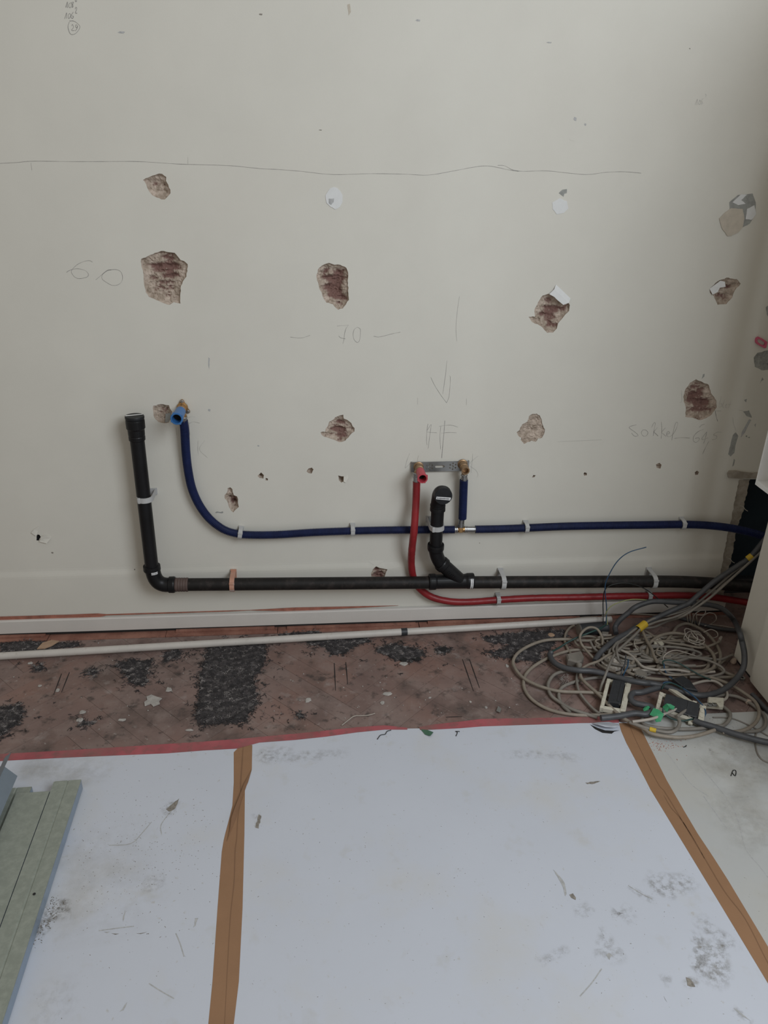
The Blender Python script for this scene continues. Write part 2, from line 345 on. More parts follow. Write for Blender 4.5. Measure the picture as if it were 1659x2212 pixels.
# every hole is a rough bowl broken through the paint
def hole(outline, depth, share, name, m, label=None, step=.0035):
    xs = [p[0] for p in outline]; zs = [p[1] for p in outline]; ex = []
    x = min(xs)
    while x < max(xs):
        z = min(zs)
        while z < max(zs):
            p = (x + random.uniform(-.3, .3) * step, z + random.uniform(-.3, .3) * step)
            if inside(p, outline) and segdist(p, outline) > step * .45: ex.append(p)
            z += step
        x += step
    v, f = cdt([outline], ex, lambda c: inside(c, outline))
    wdt = min(max(xs) - min(xs), max(zs) - min(zs)); P3 = []; br = []
    for (a, b) in v:
        d = segdist((a, b), outline)
        if d < 1e-5: P3.append((a, wy(b) + min(.0025, depth * .3), b)); br.append(0); continue
        t = min(1, d / (wdt * .28)); t = t * t * (3 - 2 * t)
        n1 = noise.fractal(Vector((a * 24, 3.3, b * 62)), 1.0, 2.0, 3); n2 = noise.fractal(Vector((a * 170, 9.1, b * 190)), .9, 2.0, 3)
        dep = min(.0025, depth * .3) + depth * (.25 + .6 * t) + depth * .55 * n1 * (.3 + t) + .0030 * n2
        P3.append((a, wy(b) + max(.0012, dep), b))
        k = .5 + .8 * n1 + .35 * n2 - (1 - t) * .75 - (.5 - share) * 1.5 if share > .03 else -1
        br.append(max(0, min(1, (k - .12) * 4)))
    mb = MB(); n = len(outline)
    mb.add(P3, [t[::-1] for t in f])
    rim = [(a, wy(b), b) for a, b in outline]; rim2 = [(a, wy(b) + min(.0025, depth * .3), b) for a, b in outline]
    mb.add(rim + rim2, [(i, (i + 1) % n, (i + 1) % n + n, i + n) for i in range(n)])
    o = mb.build(name, m, wall)
    at = o.data.attributes.new('brick', 'FLOAT', 'POINT'); at.data.foreach_set('value', br + [0.0] * (2 * n))
    if label: o['label'] = label
    return o
for (lab, _, dep, sh), o2 in zip(HOLES, hp):
    hole(o2, dep, sh, 'plaster_hole', M['plaster'] if 'grey' not in lab else M['fillerg'], lab)
for i, o2 in enumerate(pp): hole(o2, .016, 0, 'plug_hole', M['plaster'] if i else M['dark'], None, .002)
# lifted paint flaps and filler patches on the wall
def patch(pts, m, name, th=.0008, label=None, off=0.0, j=.0006, parent=None):
    w2 = jag(wall2(pts), j, .006)
    mb = MB(); mb.prism([(x, wy(z) - off - th, z) for x, z in w2][::-1], (0, th, 0)); o = mb.build(name, m, parent or wall)
    if label: o['label'] = label
    return o
def flap(pts, hinge, m, lift, label):        # a flake of paint that stands off the wall away from its hinge edge
    w2 = wall2(pts); mb = MB(); ps = []
    hx = [w2[i] for i in hinge]
    for i, (x, z) in enumerate(w2):
        d = 0 if i in hinge else min(1, segdist((x, z), [hx[0], hx[-1]]) / .02)
        ps.append(Vector((x, wy(z) - .0008 - lift * d, z)))
    mb.prism(ps[::-1], (0, .0009, 0)); o = mb.build('paint_flap', m, wall); o['label'] = label
flap(crop(1120, 390, 6.32, [(410,1545),(480,1480),(510,1418),(560,1465),(710,1610),(680,1665),(600,1690),(520,1625),(475,1580)]), (2, 3, 4), M['filler'], .008, 'white paint flake lifting above the hole')
flap(crop(1360, 380, 3.16, [(545,770),(620,715),(650,722),(650,755),(612,762),(595,790),(560,808)]), (0, 1, 2), M['filler'], .006, 'white paint flake over small hole')
flap(crop(60, 1120, 20.7, [(600,800),(740,730),(1040,800),(1050,870),(860,1090),(520,1000),(590,900)]), (2, 3), M['wall'], .004, 'lifted paint flake beside the dowel hole')
flap(crop(60, 1120, 20.7, [(170,620),(280,480),(560,300),(470,560),(430,700),(360,760)]), (2, 3), M['wall'], .003, 'lifted paint flake beside the dowel hole')
flap(crop(660, 870, 11.64, [(960,1850),(1050,1830),(1075,1880),(1010,2000),(955,1970)]), (1, 2), M['wall'], .003, 'paint flake beside plug hole')
patch(crop(640, 380, 6.91, [(500,190),(560,165),(610,180),(660,230),(690,290),(685,400),(650,460),(580,500),(510,460),(450,400),(435,290)]), M['filler'], 'filler_patch', .0012, 'oval smear of white filler')
patch(crop(640, 380, 6.91, [(485,340),(565,335),(560,390),(520,430),(485,410)]), M['dirtlight'], 'filler_patch', .0004, None, .0013)
patch(crop(1120, 390, 6.32, [(460,300),(560,240),(660,280),(680,380),(620,440),(520,460),(465,390)]), M['filler'], 'filler_patch', .0008, 'pale filler smear below grey chip')
patch(crop(1120, 390, 6.32, [(550,170),(600,125),(660,115),(660,170),(625,180),(615,220)]), M['fillerg'], 'paint_chip', .0006, 'small grey chip in the paint')
patch(crop(1360, 380, 3.16, [(680,180),(740,130),(840,120),(860,180),(860,260),(820,325),(770,352),(690,300)]), M['fillerg'], 'filler_patch', .0008, 'dark grey filler smear at right')
patch(crop(1360, 380, 3.16, [(610,290),(650,250),(690,220),(770,225),(782,290),(770,350),(740,385),(690,410),(665,410),(625,350)]), M['fillerb'], 'filler_patch', .0012, 'round beige filler patch', .0008)
patch(crop(1360, 380, 3.16, [(700,180),(760,125),(800,128),(760,165),(790,190),(740,200)]), M['filler'], 'filler_patch', .0006, None, .0010)
patch(crop(1360, 380, 3.16, [(800,225),(850,200),(862,260),(830,300),(790,295)]), M['filler'], 'filler_patch', .0006, None, .0010)
patch(crop(220, 820, 4.1475, [(570,310),(615,300),(628,335),(605,385),(565,388)]), M['fillerg'], 'filler_patch', .0006, None, -.0035)
patch(crop(1360, 380, 3.16, [(705,1770),(725,1750),(742,1775),(722,1840),(715,1890),(690,1915),(672,1900),(690,1830)]), M['fillerg'], 'paint_chip', .0005, 'long grey chip in the paint')
patch(crop(1360, 380, 3.16, [(815,1660),(830,1665),(785,1755),(760,1785),(765,1750)]), M['dirtlight'], 'paint_chip', .0005)
for q in ([(700,1985),(712,1930),(720,1940),(712,1975)], [(775,1610),(815,1600),(835,1650),(800,1640)], [(780,1530),(800,1522),(795,1545)], [(852,1700),(862,1690),(858,1715)], [(790,1775),(803,1770),(800,1785)], [(806,1785),(822,1780),(818,1790)]):
    patch(crop(1360, 380, 3.16, q), M['fillerg'], 'paint_chip', .0004)
for q in ([(492,1385),(500,1355),(512,1350),(510,1368)], [(890,1415),(905,1375),(915,1390),(900,1400)], [(930,895),(945,885),(945,960),(936,945)]):
    patch(crop(1360, 380, 3.16, q), M['fillerg'], 'paint_chip', .0004)
patch(crop(440, 1000, 8.295, [(210,880),(240,868),(300,880),(345,866),(350,895),(320,902),(260,890),(215,900)]), M['fillerg'], 'paint_chip', .0004)
patch([(450, 772), (453, 774), (452, 797), (450, 790)], M['dirtlight'], 'scuff_mark', .0003)
for (x, y, w, h, m) in ((563, 31, 8, 4, 'dirt'), (903, 44, 11, 5, 'dirtlight'), (1186, 92, 12, 3, 'dirtlight'), (692, 281, 7, 2, 'dirt'), (262, 70, 16, 5, 'dirtlight'),
                        (1242, 257, 7, 9, 'dirtlight'), (1264, 269, 5, 6, 'dirtlight'), (452, 886, 6, 6, 'dirtlight'), (1237, 300, 16, 10, 'wall'), (1490, 105, 3, 3, 'dirt'),
                        (558, 963, 5, 4, 'dirtlight'), (113, 1194, 5, 4, 'dirt'), (1036, 1173, 2, 2, 'dirt'), (291, 1230, 3, 3, 'dirt'), (1009, 1321, 5, 2, 'dirt'), (660, 1322, 6, 3, 'dirt')):
    patch([(x - w / 2, y), (x - w / 5, y - h / 2), (x + w / 2, y - h / 4), (x + w / 3, y + h / 2), (x - w / 4, y + h / 3)], M[m], 'scuff_mark', .0003)
patch([(750, 10), (756, 8), (758, 26), (753, 34)], M['fillerb'], 'rust_stain', .0003)
# pencil writing, drawn as thin strokes
def pencil(strokes, name='pencil_writing', m='pencil', w=.0013, label=None):
    mb = MB()
    for s in strokes:
        p = [W(x, y) for x, y in s]; p = smooth(p, 5)
        mb.ribbon([Vector((q.x, wy(q.z) - .0005, q.z)) for q in p], [w * (.55 + .5 * noise.noise(q * 60)) for q in p], (0, -1, 0))
    o = mb.build(name, M[m], wall)
    if label: o['label'] = label
C6 = lambda p: crop(120, 540, 9.217, p)
pencil([C6([(735,240),(690,215),(620,215),(520,245),(420,300),(340,380),(315,430),(340,490),(400,550),(480,568),(600,548),(650,515),(650,470),(600,415),(520,385),(430,373),(340,385),(260,415),(220,445)]),
        C6([(800,595),(860,545),(950,470),(1020,420),(1080,400),(1180,388),(1260,405),(1310,450),(1335,530),(1325,610),(1280,670),(1200,705),(1120,700),(1040,660),(940,590),(922,530),(950,470),(1040,400),(1110,395)])], label='pencilled number 60')
C7 = lambda p: crop(600, 680, 5.53, p)
pencil([C7([(150,265),(200,272),(260,277),(320,268),(385,245)]), C7([(710,133),(780,128),(845,124)]), C7([(845,124),(815,165),(798,230),(790,300),(778,345)]), C7([(728,252),(755,275),(810,287)]),
        C7([(950,147),(915,175),(900,230),(910,290),(945,328),(975,310),(987,230),(985,170),(950,147)]), C7([(1145,255),(1200,265),(1270,252),(1360,228),(1465,207)])], label='pencilled number 70 between dashes')
C8 = lambda p: crop(880, 620, 5.821, p)
pencil([C8([(655,118),(635,250),(618,400),(612,540),(620,680)])], 'pencil_line', 'pencilf')
pencil([C8([(497,925),(480,1100),(445,1345)]), C8([(295,1135),(340,1230),(415,1350),(492,1455)]), C8([(492,1455),(520,1390),(535,1270),(540,1140),(532,1115)])], 'pencil_arrow', label='pencilled arrow pointing down')
pencil([C8([(258,1720),(245,1820),(240,1930),(248,1985)]), C8([(250,1800),(295,1730),(297,1760),(280,1880),(262,2030)]), C8([(245,1825),(300,1828),(370,1832)]),
        C8([(420,1750),(410,1880),(418,2040)]), C8([(398,1752),(480,1738),(560,1738),(635,1762)]), C8([(420,1838),(520,1828),(620,1832)])], label='pencilled letters HF')
pencil([C8([(472,1680),(460,1830),(440,2050),(432,2150)])], 'pencil_line', 'pencil', .0022)
pencil([C8([(128,1390),(130,1475)]), C8([(742,1400),(742,1480)])], 'pencil_line', 'pencilf')
C9 = lambda p: crop(120, 0, 10.37, p)
pencil([C9([(230,165),(268,40),(265,175)]), C9([(345,55),(305,90),(300,150),(330,175),(355,130),(350,70)]), C9([(400,45),(360,60),(385,110),(370,165),(395,150),(385,105),(405,50)]), C9([(445,0),(448,30),(465,35),(475,5)]),
        C9([(205,420),(250,285),(245,415)]), C9([(320,300),(290,330),(285,400),(310,410),(340,340),(320,300)]), C9([(400,270),(355,340),(350,395),(385,410),(402,370),(370,355)]),
        C9([(440,205),(455,165),(475,175),(470,220),(445,290),(485,295)]),
        C9([(310,470),(400,470),(480,515),(545,590),(520,670),(450,750),(370,775),(320,740),(285,640),(285,560),(310,495)]),
        C9([(360,580),(380,545),(400,590),(395,630),(360,670),(380,685),(430,680)]), C9([(490,570),(460,555),(450,600),(480,620),(495,580),(475,650),(440,695)])], w=.0017, label='pencilled sums with a circled 28')
C10 = lambda p: crop(1340, 800, 5.2, p)
pencil([C10([(180,610),(110,630),(105,650),(160,690),(200,730),(160,738),(125,705)]), C10([(255,665),(235,700),(255,735),(290,735),(310,700),(285,670),(255,668)]),
        C10([(350,640),(378,588),(392,600),(378,670),(370,735)]), C10([(418,640),(376,692),(392,705),(425,738)]), C10([(460,580),(465,660),(458,765)]), C10([(505,645),(462,696),(480,712),(512,740)]),
        C10([(522,718),(552,706),(545,688),(525,696),(520,728),(545,746),(572,735)]), C10([(572,735),(610,690),(642,615),(640,582),(618,600),(592,700),(578,785)])], w=.0015, m='pencil', label='pencilled word Sokkel')
pencil([C10([(608,765),(690,755),(780,760)]), C10([(935,660),(870,690),(825,740),(820,790),(850,808),(885,780),(880,755),(840,765)]), C10([(970,690),(915,765),(940,775),(985,755)]), C10([(970,690),(955,760),(935,820)]),
        C10([(990,800),(960,860),(922,940)]), C10([(1135,695),(1085,695),(1045,725),(1080,735),(1078,765),(1030,780)]), C10([(890,640),(910,615),(945,605)])], w=.0017, label='pencilled number 64,5')
pencil([C10([(685,220),(690,280),(690,350),(665,360)]), C10([(1135,290),(1120,350),(1105,410),(1135,405),(1140,375),(1115,380)]), C10([(1170,330),(1150,400),(1160,420)]), C10([(1175,400),(1195,375),(1180,415),(1200,415)]), C10([(1240,350),(1215,420)]), C10([(1205,385),(1245,380)]),
        C10([(1060,455),(1135,455)])], m='pencilf', label='faint pencilled word beside brick hole')
pencil([C10([(1065,455),(1075,510),(1092,572)])], 'pencil_line', 'pencil', .002)
pencil([C10([(1262,530),(1275,610),(1300,680)]), C10([(1330,445),(1400,460)])], 'pencil_line', 'pencilf')
C11 = lambda p: crop(820, 940, 5.53, p)
pencil([C11([(360,218),(330,290),(305,390),(330,370),(375,330)]), C11([(465,240),(450,310)]), C11([(1112,220),(1105,330),(1090,450)]), C11([(1180,245),(1100,310),(1080,340)]), C11([(1080,370),(1150,420),(1175,470),(1160,505)])], 'pencil_line', 'pencilf')
C12 = lambda p: crop(220, 820, 4.1475, p)
pencil([C12([(862,548),(860,620),(865,668)]), C12([(922,545),(875,625),(948,700)])], m='pencilf', label='pencilled letter K')
pencil([C12([(770,345),(800,332),(835,335)]), C12([(780,395),(820,378),(878,390)]), C12([(685,390),(690,510)]), C12([(665,430),(672,500)]), C12([(780,380),(785,450),(790,500)])], 'pencil_line', 'pencilf')
pencil([[(0,353),(35,351),(75,348),(145,349),(220,349),(300,349),(380,354),(440,356),(500,358),(560,364),(600,366),(650,370),(720,377),(800,375),(870,376),(925,378),(975,370),(1030,360),(1060,359),(1100,367),(1130,370),(1180,369),(1230,374),(1270,377),(1310,372),(1350,371),(1385,374)],
        [(1075,357),(1090,358),(1105,366),(1120,370)]], 'pencil_line', 'pencil', .0013, 'long wavering pencil line across the wall')
pencil([[(406,339),(406,355)], [(67,352),(69,368)], [(1205,954),(1300,950)]], 'pencil_line', 'pencilf')
pencil([crop(600, 0, 1.5665, [(1412,355),(1420,335),(1418,355)]), crop(600, 0, 1.5665, [(1428,338),(1424,352),(1432,350),(1428,338)]), crop(600, 0, 1.5665, [(1440,332),(1434,340),(1438,350),(1432,352)]), crop(600, 0, 1.5665, [(1446,318),(1450,322),(1447,328)])], m='pencilf', label='faint pencilled number 108')
# niche: broken plaster edge, lip and dark recess
rev = empty('wall_recess', W(1580, 1300)); rev.location.z = 0; BASE[rev.name] = rev.location.copy(); struct(rev); rev['label'] = 'dark navy recess with broken plaster edge at right'
mb = MB(); poly = [(x - .001, z) for x, z in slj] + srj[::-1]
v, f = cdt([poly], [], lambda c: inside(c, poly))
mb.add([(x, wy(z) + .004 + .002 * noise.noise(Vector((x * 90, z * 60, 1))), z) for x, z in v], [t[::-1] for t in f])
n = len(srj); mb.add([(x, wy(z) + .004, z) for x, z in srj] + [(x + .01, .14, z) for x, z in srj], [(i, i + n, i + n + 1, i + 1) for i in range(n - 1)])
n = len(slj); mb.add([(x, wy(z), z) for x, z in slj] + [(x, wy(z) + .005, z) for x, z in slj], [(i, i + 1, i + n + 1, i + n) for i in range(n - 1)])
mb.build('plaster_edge', M['rawplaster'], rev)
xa = min(p[0] for p in srj) - .02
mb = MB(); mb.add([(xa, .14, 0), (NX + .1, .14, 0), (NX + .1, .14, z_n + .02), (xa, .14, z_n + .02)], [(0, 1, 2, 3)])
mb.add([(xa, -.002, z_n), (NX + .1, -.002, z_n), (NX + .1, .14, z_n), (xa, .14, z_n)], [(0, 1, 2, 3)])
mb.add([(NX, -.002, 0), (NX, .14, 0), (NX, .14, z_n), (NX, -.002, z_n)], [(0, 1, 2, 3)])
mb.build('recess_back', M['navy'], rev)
mb = MB(); a = W(1556, 1300); mb.box((1.2, .128, .03), (.75, 0, 0), (0, .012, 0), (0, 0, .03)); mb.build('recess_skirting', M['insert'], rev)
lip = wall2([(1570, 1022), (1574, 1016), (1590, 1016), (1600, 1018), (1625, 1021), (1690, 1016), (1690, 1031), (1640, 1031), (1600, 1033), (1572, 1031)])
mb = MB(); lj = jag(lip, .001, .012); mb.prism([(x, wy(z) - .006, z) for x, z in lj][::-1], (0, .008, 0)); mb.build('plaster_lip', M['rawplaster'], rev)
for px, py in ((1598, 1093), (1570, 1205)):
    p = W(px, py, -.004); mb = MB(); mb.tube(smooth([p, p + Vector((.006, -.01, .002)), p + Vector((.012, -.015, -.006)), p + Vector((.022, -.016, -.012))], 4), .0012, 6); mb.build('wire_tie', M['cthin'], rev)

# ------------------------------------------------------------------ skirting strip below the wall and the floor
BX1 = W(1560, 1310).x
mb = MB(); zt = Z_GROOVE - .004; zb = .011
pr = [(-.007, zb), (-.0165, zb + .001), (-.0165, zt - .004), (-.0145, zt), (-.007, zt)]
n = len(pr); xs = [XL + (BX1 - XL) * i / 60 for i in range(61)]
mb.add([(x, y + .0012 * noise.noise(Vector((x * 4, y, 7))), z + .0012 * noise.noise(Vector((x * 3, 4, z)))) for x in xs for y, z in pr],
       [(i * n + k, (i + 1) * n + k, (i + 1) * n + k + 1, i * n + k + 1) for i in range(60) for k in range(n - 1)] + [tuple(range(60 * n, 61 * n))])
gp = MB(); gp.box(((XL + BX1) / 2, -.008, .0075), ((BX1 - XL) / 2, 0, 0), (0, .0072, 0), (0, 0, .0035))  # solid dark strip that stands in for the shade in the gap under the skirting
bb = struct(mb.build('baseboard_back', M['base'])); gp.build('gap_shade_strip', M['dark'], bb); bb['label'] = 'flat skirting strip painted like the wall'
mb = MB(); x0, x1 = XL, W(860, 1306).x; top = []; bot = []
for i in range(90):
    x = x0 + (x1 - x0) * i / 89; px = i / 89
    k = (.0045 + .002 * noise.noise(Vector((x * 9, 1, 2)))) * (1 if px < .60 else (.28 if px < .80 else 1.0)) * min(1, (1 - px) * 7, abs(px - .80) * 14 + .2)
    top.append((x, -.0078, zt + .0075 + k)); bot.append((x, -.0078, zt + .0075 - k * 1.1 - .004 * min(1, k / .004)))
n = len(top); mb.add(top + bot, [(i, i + n, i + n + 1, i + 1) for i in range(n - 1)]); mb.add([(x, y + .0018, z) for x, y, z in top] + top, [(i, i + n, i + n + 1, i + 1) for i in range(n - 1)])
mb.build('red_stripe', M['redpaint'], bb)
mb = MB(); mb.box((0, -1.45, -.03), (2.6, 0, 0), (0, 1.62, 0), (0, 0, .02)); floor = struct(mb.build('floor', M['subfloor'], base=Vector((0, -1, -.05)))); floor['label'] = 'bare worn parquet floor along the wall'
# herringbone parquet blocks, clipped to the uncovered strip
FX0, FX1 = -2.3, 1.7
FY0 = min(F(100, 1655).y, F(1500, 1640).y) - .05; FY1 = -.050
def clip_poly(poly, xa, xb, ya, yb):
    for ax, lim, sgn in ((0, xa, 1), (0, xb, -1), (1, ya, 1), (1, yb, -1)):
        out = []
        for i in range(len(poly)):
            a, b = poly[i - 1], poly[i]; da, db = (a[ax] - lim) * sgn, (b[ax] - lim) * sgn
            if (da >= 0) != (db >= 0): t = da / (da - db); out.append((a[0] + (b[0] - a[0]) * t, a[1] + (b[1] - a[1]) * t))
            if db >= 0: out.append(b)
        poly = out
        if len(poly) < 3: return []
    return poly
BL, BW_ = .36, .06
c45 = math.sqrt(.5); cnt = 0
def rot(u, v): return ((u - v) * c45, (u + v) * c45)
K = int(BL / BW_)
for a in range(-70, 71):
    for b in range(-16, 17):
        # herringbone lattice: step (1,1) per zigzag, period (K,-K)
        for vert in (0, 1):
            u0 = a * BW_ + b * BL; v0 = a * BW_ - b * BL
            r = [(u0, v0), (u0 + BL, v0), (u0 + BL, v0 + BW_), (u0, v0 + BW_)] if not vert else [(u0, v0 + BW_), (u0 + BW_, v0 + BW_), (u0 + BW_, v0 + BW_ + BL), (u0, v0 + BW_ + BL)]
            g = .00035
            r = [(r[0][0] + g, r[0][1] + g), (r[1][0] - g, r[1][1] + g), (r[2][0] - g, r[2][1] - g), (r[3][0] + g, r[3][1] - g)]
            q = [rot(u, v) for u, v in r]
            q = [(x - .1, y - .3) for x, y in q]
            q = clip_poly(q, FX0, FX1, FY0, FY1)
            if len(q) < 3: continue
            ar = abs(sum(q[i - 1][0] * q[i][1] - q[i][0] * q[i - 1][1] for i in range(len(q)))) / 2
            if ar < .0006: continue
            dz = random.uniform(-.0004, .0001); tx = random.uniform(-.0008, .0008); cx_ = sum(p[0] for p in q) / len(q)
            mb = MB(); n = len(q)
            tp = [Vector((x, y, dz + tx * (x - cx_))) for x, y in q]; mb.prism([p - Vector((0, 0, .011)) for p in tp], (0, 0, .011))
            mb.build('parquet_block', M['parquet'][random.choice((0, 0, 1, 1, 2, 3))], floor); cnt += 1
# extra dark subfloor strip in the niche
mb = MB(); mb.box((1.35, .03, -.006), (.75, 0, 0), (0, .12, 0), (0, 0, .006)); mb.build('recess_floor', M['parquet'][3], floor)
# red-brown edge planks against the wall
xs = [F(p, 1385).x for p in (-120, 100)] + [F(360, 1366).x, F(600, 1358).x, F(905, 1350).x, F(1260, 1338).x, F(1580, 1330).x]
for i in range(len(xs) - 1):
    a, b = xs[i] + .001, xs[i + 1] - .001; d = random.uniform(-.004, .004); top = -.001 if i % 2 else .0015
    mb = MB(); mb.box(((a + b) / 2, -.026 + d / 2, top - .006), ((b - a) / 2, 0, 0), (0, .022, 0), (0, 0, .006)); mb.build('edge_plank', M['redwood'], floor)
    if i in (0, 2, 3, 4, 5):
        mb = MB(); mb.bevbox(((a + b) / 2 + .01, -.019, top + .003), ((b - a) / 2 - .02, 0, 0), (0, .0085, 0), (0, 0, .003), .1)
        for k in range(int((b - a) / .03)): mb.box((a + .03 + k * .03, -.0282, top + .003), (.0006, 0, 0), (0, .0006, 0), (0, 0, .0025))
        mb.build('edge_batten', M['redwood'], floor)
# saw cuts and scratches in the parquet
for p in (((722,1432),(725,1492)), ((747,1430),(751,1478)), ((999,1424),(1023,1493)), ((1014,1424),(1036,1486)), ((133,1455),(116,1500)), ((150,1452),(133,1495)), ((963,1549),(998,1548))):
    mb = MB(); a, b = F(*p[0], .0008), F(*p[1], .0008); mb.ribbon([a.lerp(b, i / 8) for i in range(9)], [.003 * (1 - abs(i - 3) / 9) for i in range(9)], (0, 0, 1)); mb.build('saw_cut', M['dark'], floor)

# ------------------------------------------------------------------ protective board, tapes
def sheet(pts, name, m, label, z=.0005, th=.0022):
    ps = [F(x, y, 0) for x, y in pts]; mb = MB(); mb.prism([Vector((p.x, p.y, z)) for p in ps], (0, 0, th)); o = mb.build(name, m); tag(o, label, 'floor cover', 'white boards taped over the floor'); return o
TOPZ = .0027
LS = [(505, 1622), (505, 1690), (502, 1740), (496, 1765), (484, 1810), (479, 1840), (470, 1960), (459, 2120), (450, 2212), (440, 2330), (409, 2700)]
LR = [(545, 1608), (544, 1661), (529, 1708), (528, 1800), (524, 1960), (516, 2120), (505, 2212), (496, 2330), (468, 2700)]
RL = [(1337, 1562), (1345, 1590), (1385, 1665), (1405, 1705), (1470, 1812), (1560, 1960), (1659, 2124), (1745, 2265), (2010, 2700)]
RR = [(1378, 1561), (1400, 1605), (1440, 1685), (1500, 1790), (1560, 1880), (1659, 2045), (1760, 2210), (2059, 2700)]
mid = lambda A, B: [((a[0] + b[0]) / 2, (a[1] + b[1]) / 2) for a, b in zip(A, B)]
def at_y(line, y):
    for a, b in zip(line, line[1:]):
        if a[1] <= y <= b[1]: t = (y - a[1]) / (b[1] - a[1]); return a[0] + (b[0] - a[0]) * t
    return line[0][0] if y < line[0][1] else line[-1][0]
ysl = [1612, 1680, 1740, 1810, 1960, 2120, 2330, 2700]; seamL = [((at_y(LS, y) + at_y(LR, y)) / 2, y) for y in ysl]
ysr = [1562, 1605, 1690, 1790, 1900, 2050, 2210, 2265, 2700]; seamR = [((at_y(RL, y) + at_y(RR, y)) / 2, y) for y in ysr]
sh1 = sheet([(-260, 1660), (0, 1643), (250, 1631)] + [(508, 1619)] + [(x - .6, y) for x, y in seamL] + [(-900, 2700)], 'protective_board', M['paper'], 'white protective board under the metal studs, left of the left brown tape')
sh2 = sheet([(x + .6, y) for x, y in seamL][::-1] + [(545, 1606), (640, 1598), (720, 1588), (831, 1576), (922, 1575), (994, 1572), (1041, 1568), (1160, 1564), (1300, 1559)] + [(x - .6, y) for x, y in seamR], 'protective_board', M['paper'], 'large white protective board between the two brown tapes')
sh3 = sheet([(x + .6, y) for x, y in seamR][::-1] + [(1430, 1549), (1528, 1543), (1600, 1540), (1668, 1537), (1890, 1812), (2250, 2255), (2600, 2700)], 'protective_board', M['paperdirty'], 'dusty white protective board on the right, reaching under the cable pile')
# creases in the right board
for ln in ([(1440,1625),(1490,1690),(1530,1720)], [(1500,1640),(1580,1740),(1610,1830),(1640,1870),(1659,1895)], [(1520,1720),(1570,1790)]):
    mb = MB(); p = smooth([F(x, y, TOPZ + .0002) for x, y in ln], 6); mb.ribbon(p, .0022, (0, 0, 1)); mb.build('crease', M['dirtlight'], sh3)
def strip(L_, R_, name, m, label, z=TOPZ + .0003, th=.0002, wav=.0):
    n = len(L_); mb = MB()
    a = [F(*p, z) for p in L_]; b = [F(*p, z) for p in R_]
    for i in range(n):
        dz = wav * (1 + noise.noise(Vector((i * .9, 2, z)))) ; a[i].z += dz * .5; b[i].z += dz * .5
    mb.add(a + b, [(i, i + n, i + n + 1, i + 1) for i in range(n - 1)])
    mb.add([p - Vector((0, 0, th)) for p in a] + a, [(i, i + n, i + n + 1, i + 1) for i in range(n - 1)]); mb.add(b + [p - Vector((0, 0, th)) for p in b], [(i, i + n, i + n + 1, i + 1) for i in range(n - 1)])
    o = mb.build(name, m); tag(o, label, 'tape'); return o
ys = [1609, 1625, 1661, 1690, 1708, 1740, 1765, 1800, 1815, 1840, 1900, 1960, 2040, 2120, 2212, 2330, 2700]
tl = strip([(at_y(LS, y) if y > 1622 else 505 + (1622 - y) * 1.0, y if y > 1612 else 1612) for y in ys], [(at_y(LR, y), y) for y in ys], 'brown_tape', M['tapeb'], 'brown paper tape with a twisted fold, left seam of the boards')
ys2 = [1562, 1580, 1605, 1640, 1685, 1705, 1750, 1800, 1850, 1900, 1960, 2045, 2124, 2210, 2265, 2700]
tr = strip([(at_y(RL, y), y) for y in ys2], [(at_y(RR, y), y) for y in ys2], 'brown_tape', M['tapeb'], 'brown paper tape running diagonally to the cable pile, right seam')
def line_on(parent, pts, m, w, name, z=TOPZ + .0006):
    mb = MB(); p = smooth([F(x, y, z) for x, y in pts], 6); n = len(p); mb.ribbon(p, [w * (.35 + .65 * math.sin(math.pi * (i + .5) / n)) for i in range(n)], (0, 0, 1)); return mb.build(name, m, parent)
CT = lambda p: crop(440, 1590, 8.85, p)
line_on(tl, CT([(760,130),(742,370),(730,560),(715,760),(705,980),(720,1110)]), M['tapebd'], .0035, 'crease')
line_on(tl, CT([(770,1100),(690,1350),(650,1600),(630,1950),(600,2212),(580,2800)]) + [(497, 1990), (485, 2212)], M['tapebd'], .0025, 'crease')
fold = [F(*p, TOPZ + .0012) for p in CT([(915,640),(770,930),(690,1170),(600,1400),(530,1600),(500,1820),(440,2020)])]; fold2 = [F(*p, TOPZ + .0012) for p in CT([(920,640),(850,880),(770,1060),(690,1320),(620,1560),(530,1800),(442,2020)])]
mb = MB(); n = len(fold)
for i in range(n): fold[i].z += .006 * math.sin(math.pi * i / (n - 1))
mb.add(fold + fold2, [(i, i + n, i + n + 1, i + 1) for i in range(n - 1)]); mb.build('fold', M['tapebd'], tl)
line_on(tr, seamR[:3] + [(1437, 1712), (1478, 1780), (1520, 1850)] + [(1565, 1925), (1610, 1985), (1659, 2080), (1700, 2150)], M['tapebd'], .0028, 'crease')
line_on(tr, [(1434, 1718), (1450, 1745), (1470, 1768), (1500, 1815), (1522, 1855)], M['tapebd'], .0028, 'crease')
def rstrip(U, D, label, z=.0032): return strip(U, D, 'red_tape', M['taper'], label, z, .0006, .0008)
rstrip([(-260, 1648), (14, 1628), (130, 1622), (362, 1607), (440, 1602), (508, 1597)], [(-260, 1664), (14, 1643), (130, 1637), (362, 1627), (440, 1621), (512, 1617)], 'faded red tape along the left white board edge')
rstrip([(500, 1598), (560, 1592), (640, 1585), (705, 1578), (770, 1571), (831, 1567), (880, 1572)], [(512, 1617), (560, 1604), (640, 1598), (705, 1591), (770, 1582), (831, 1576), (880, 1576)], 'crumpled narrow red tape between left brown tape and green scrap', .0034)
rstrip([(905, 1571), (935, 1565), (994, 1559), (1041, 1553), (1160, 1551), (1250, 1549), (1337, 1548)], [(908, 1577), (935, 1576), (994, 1573), (1041, 1569), (1160, 1565), (1250, 1562), (1337, 1561)], 'bright red tape in front of the cable pile')
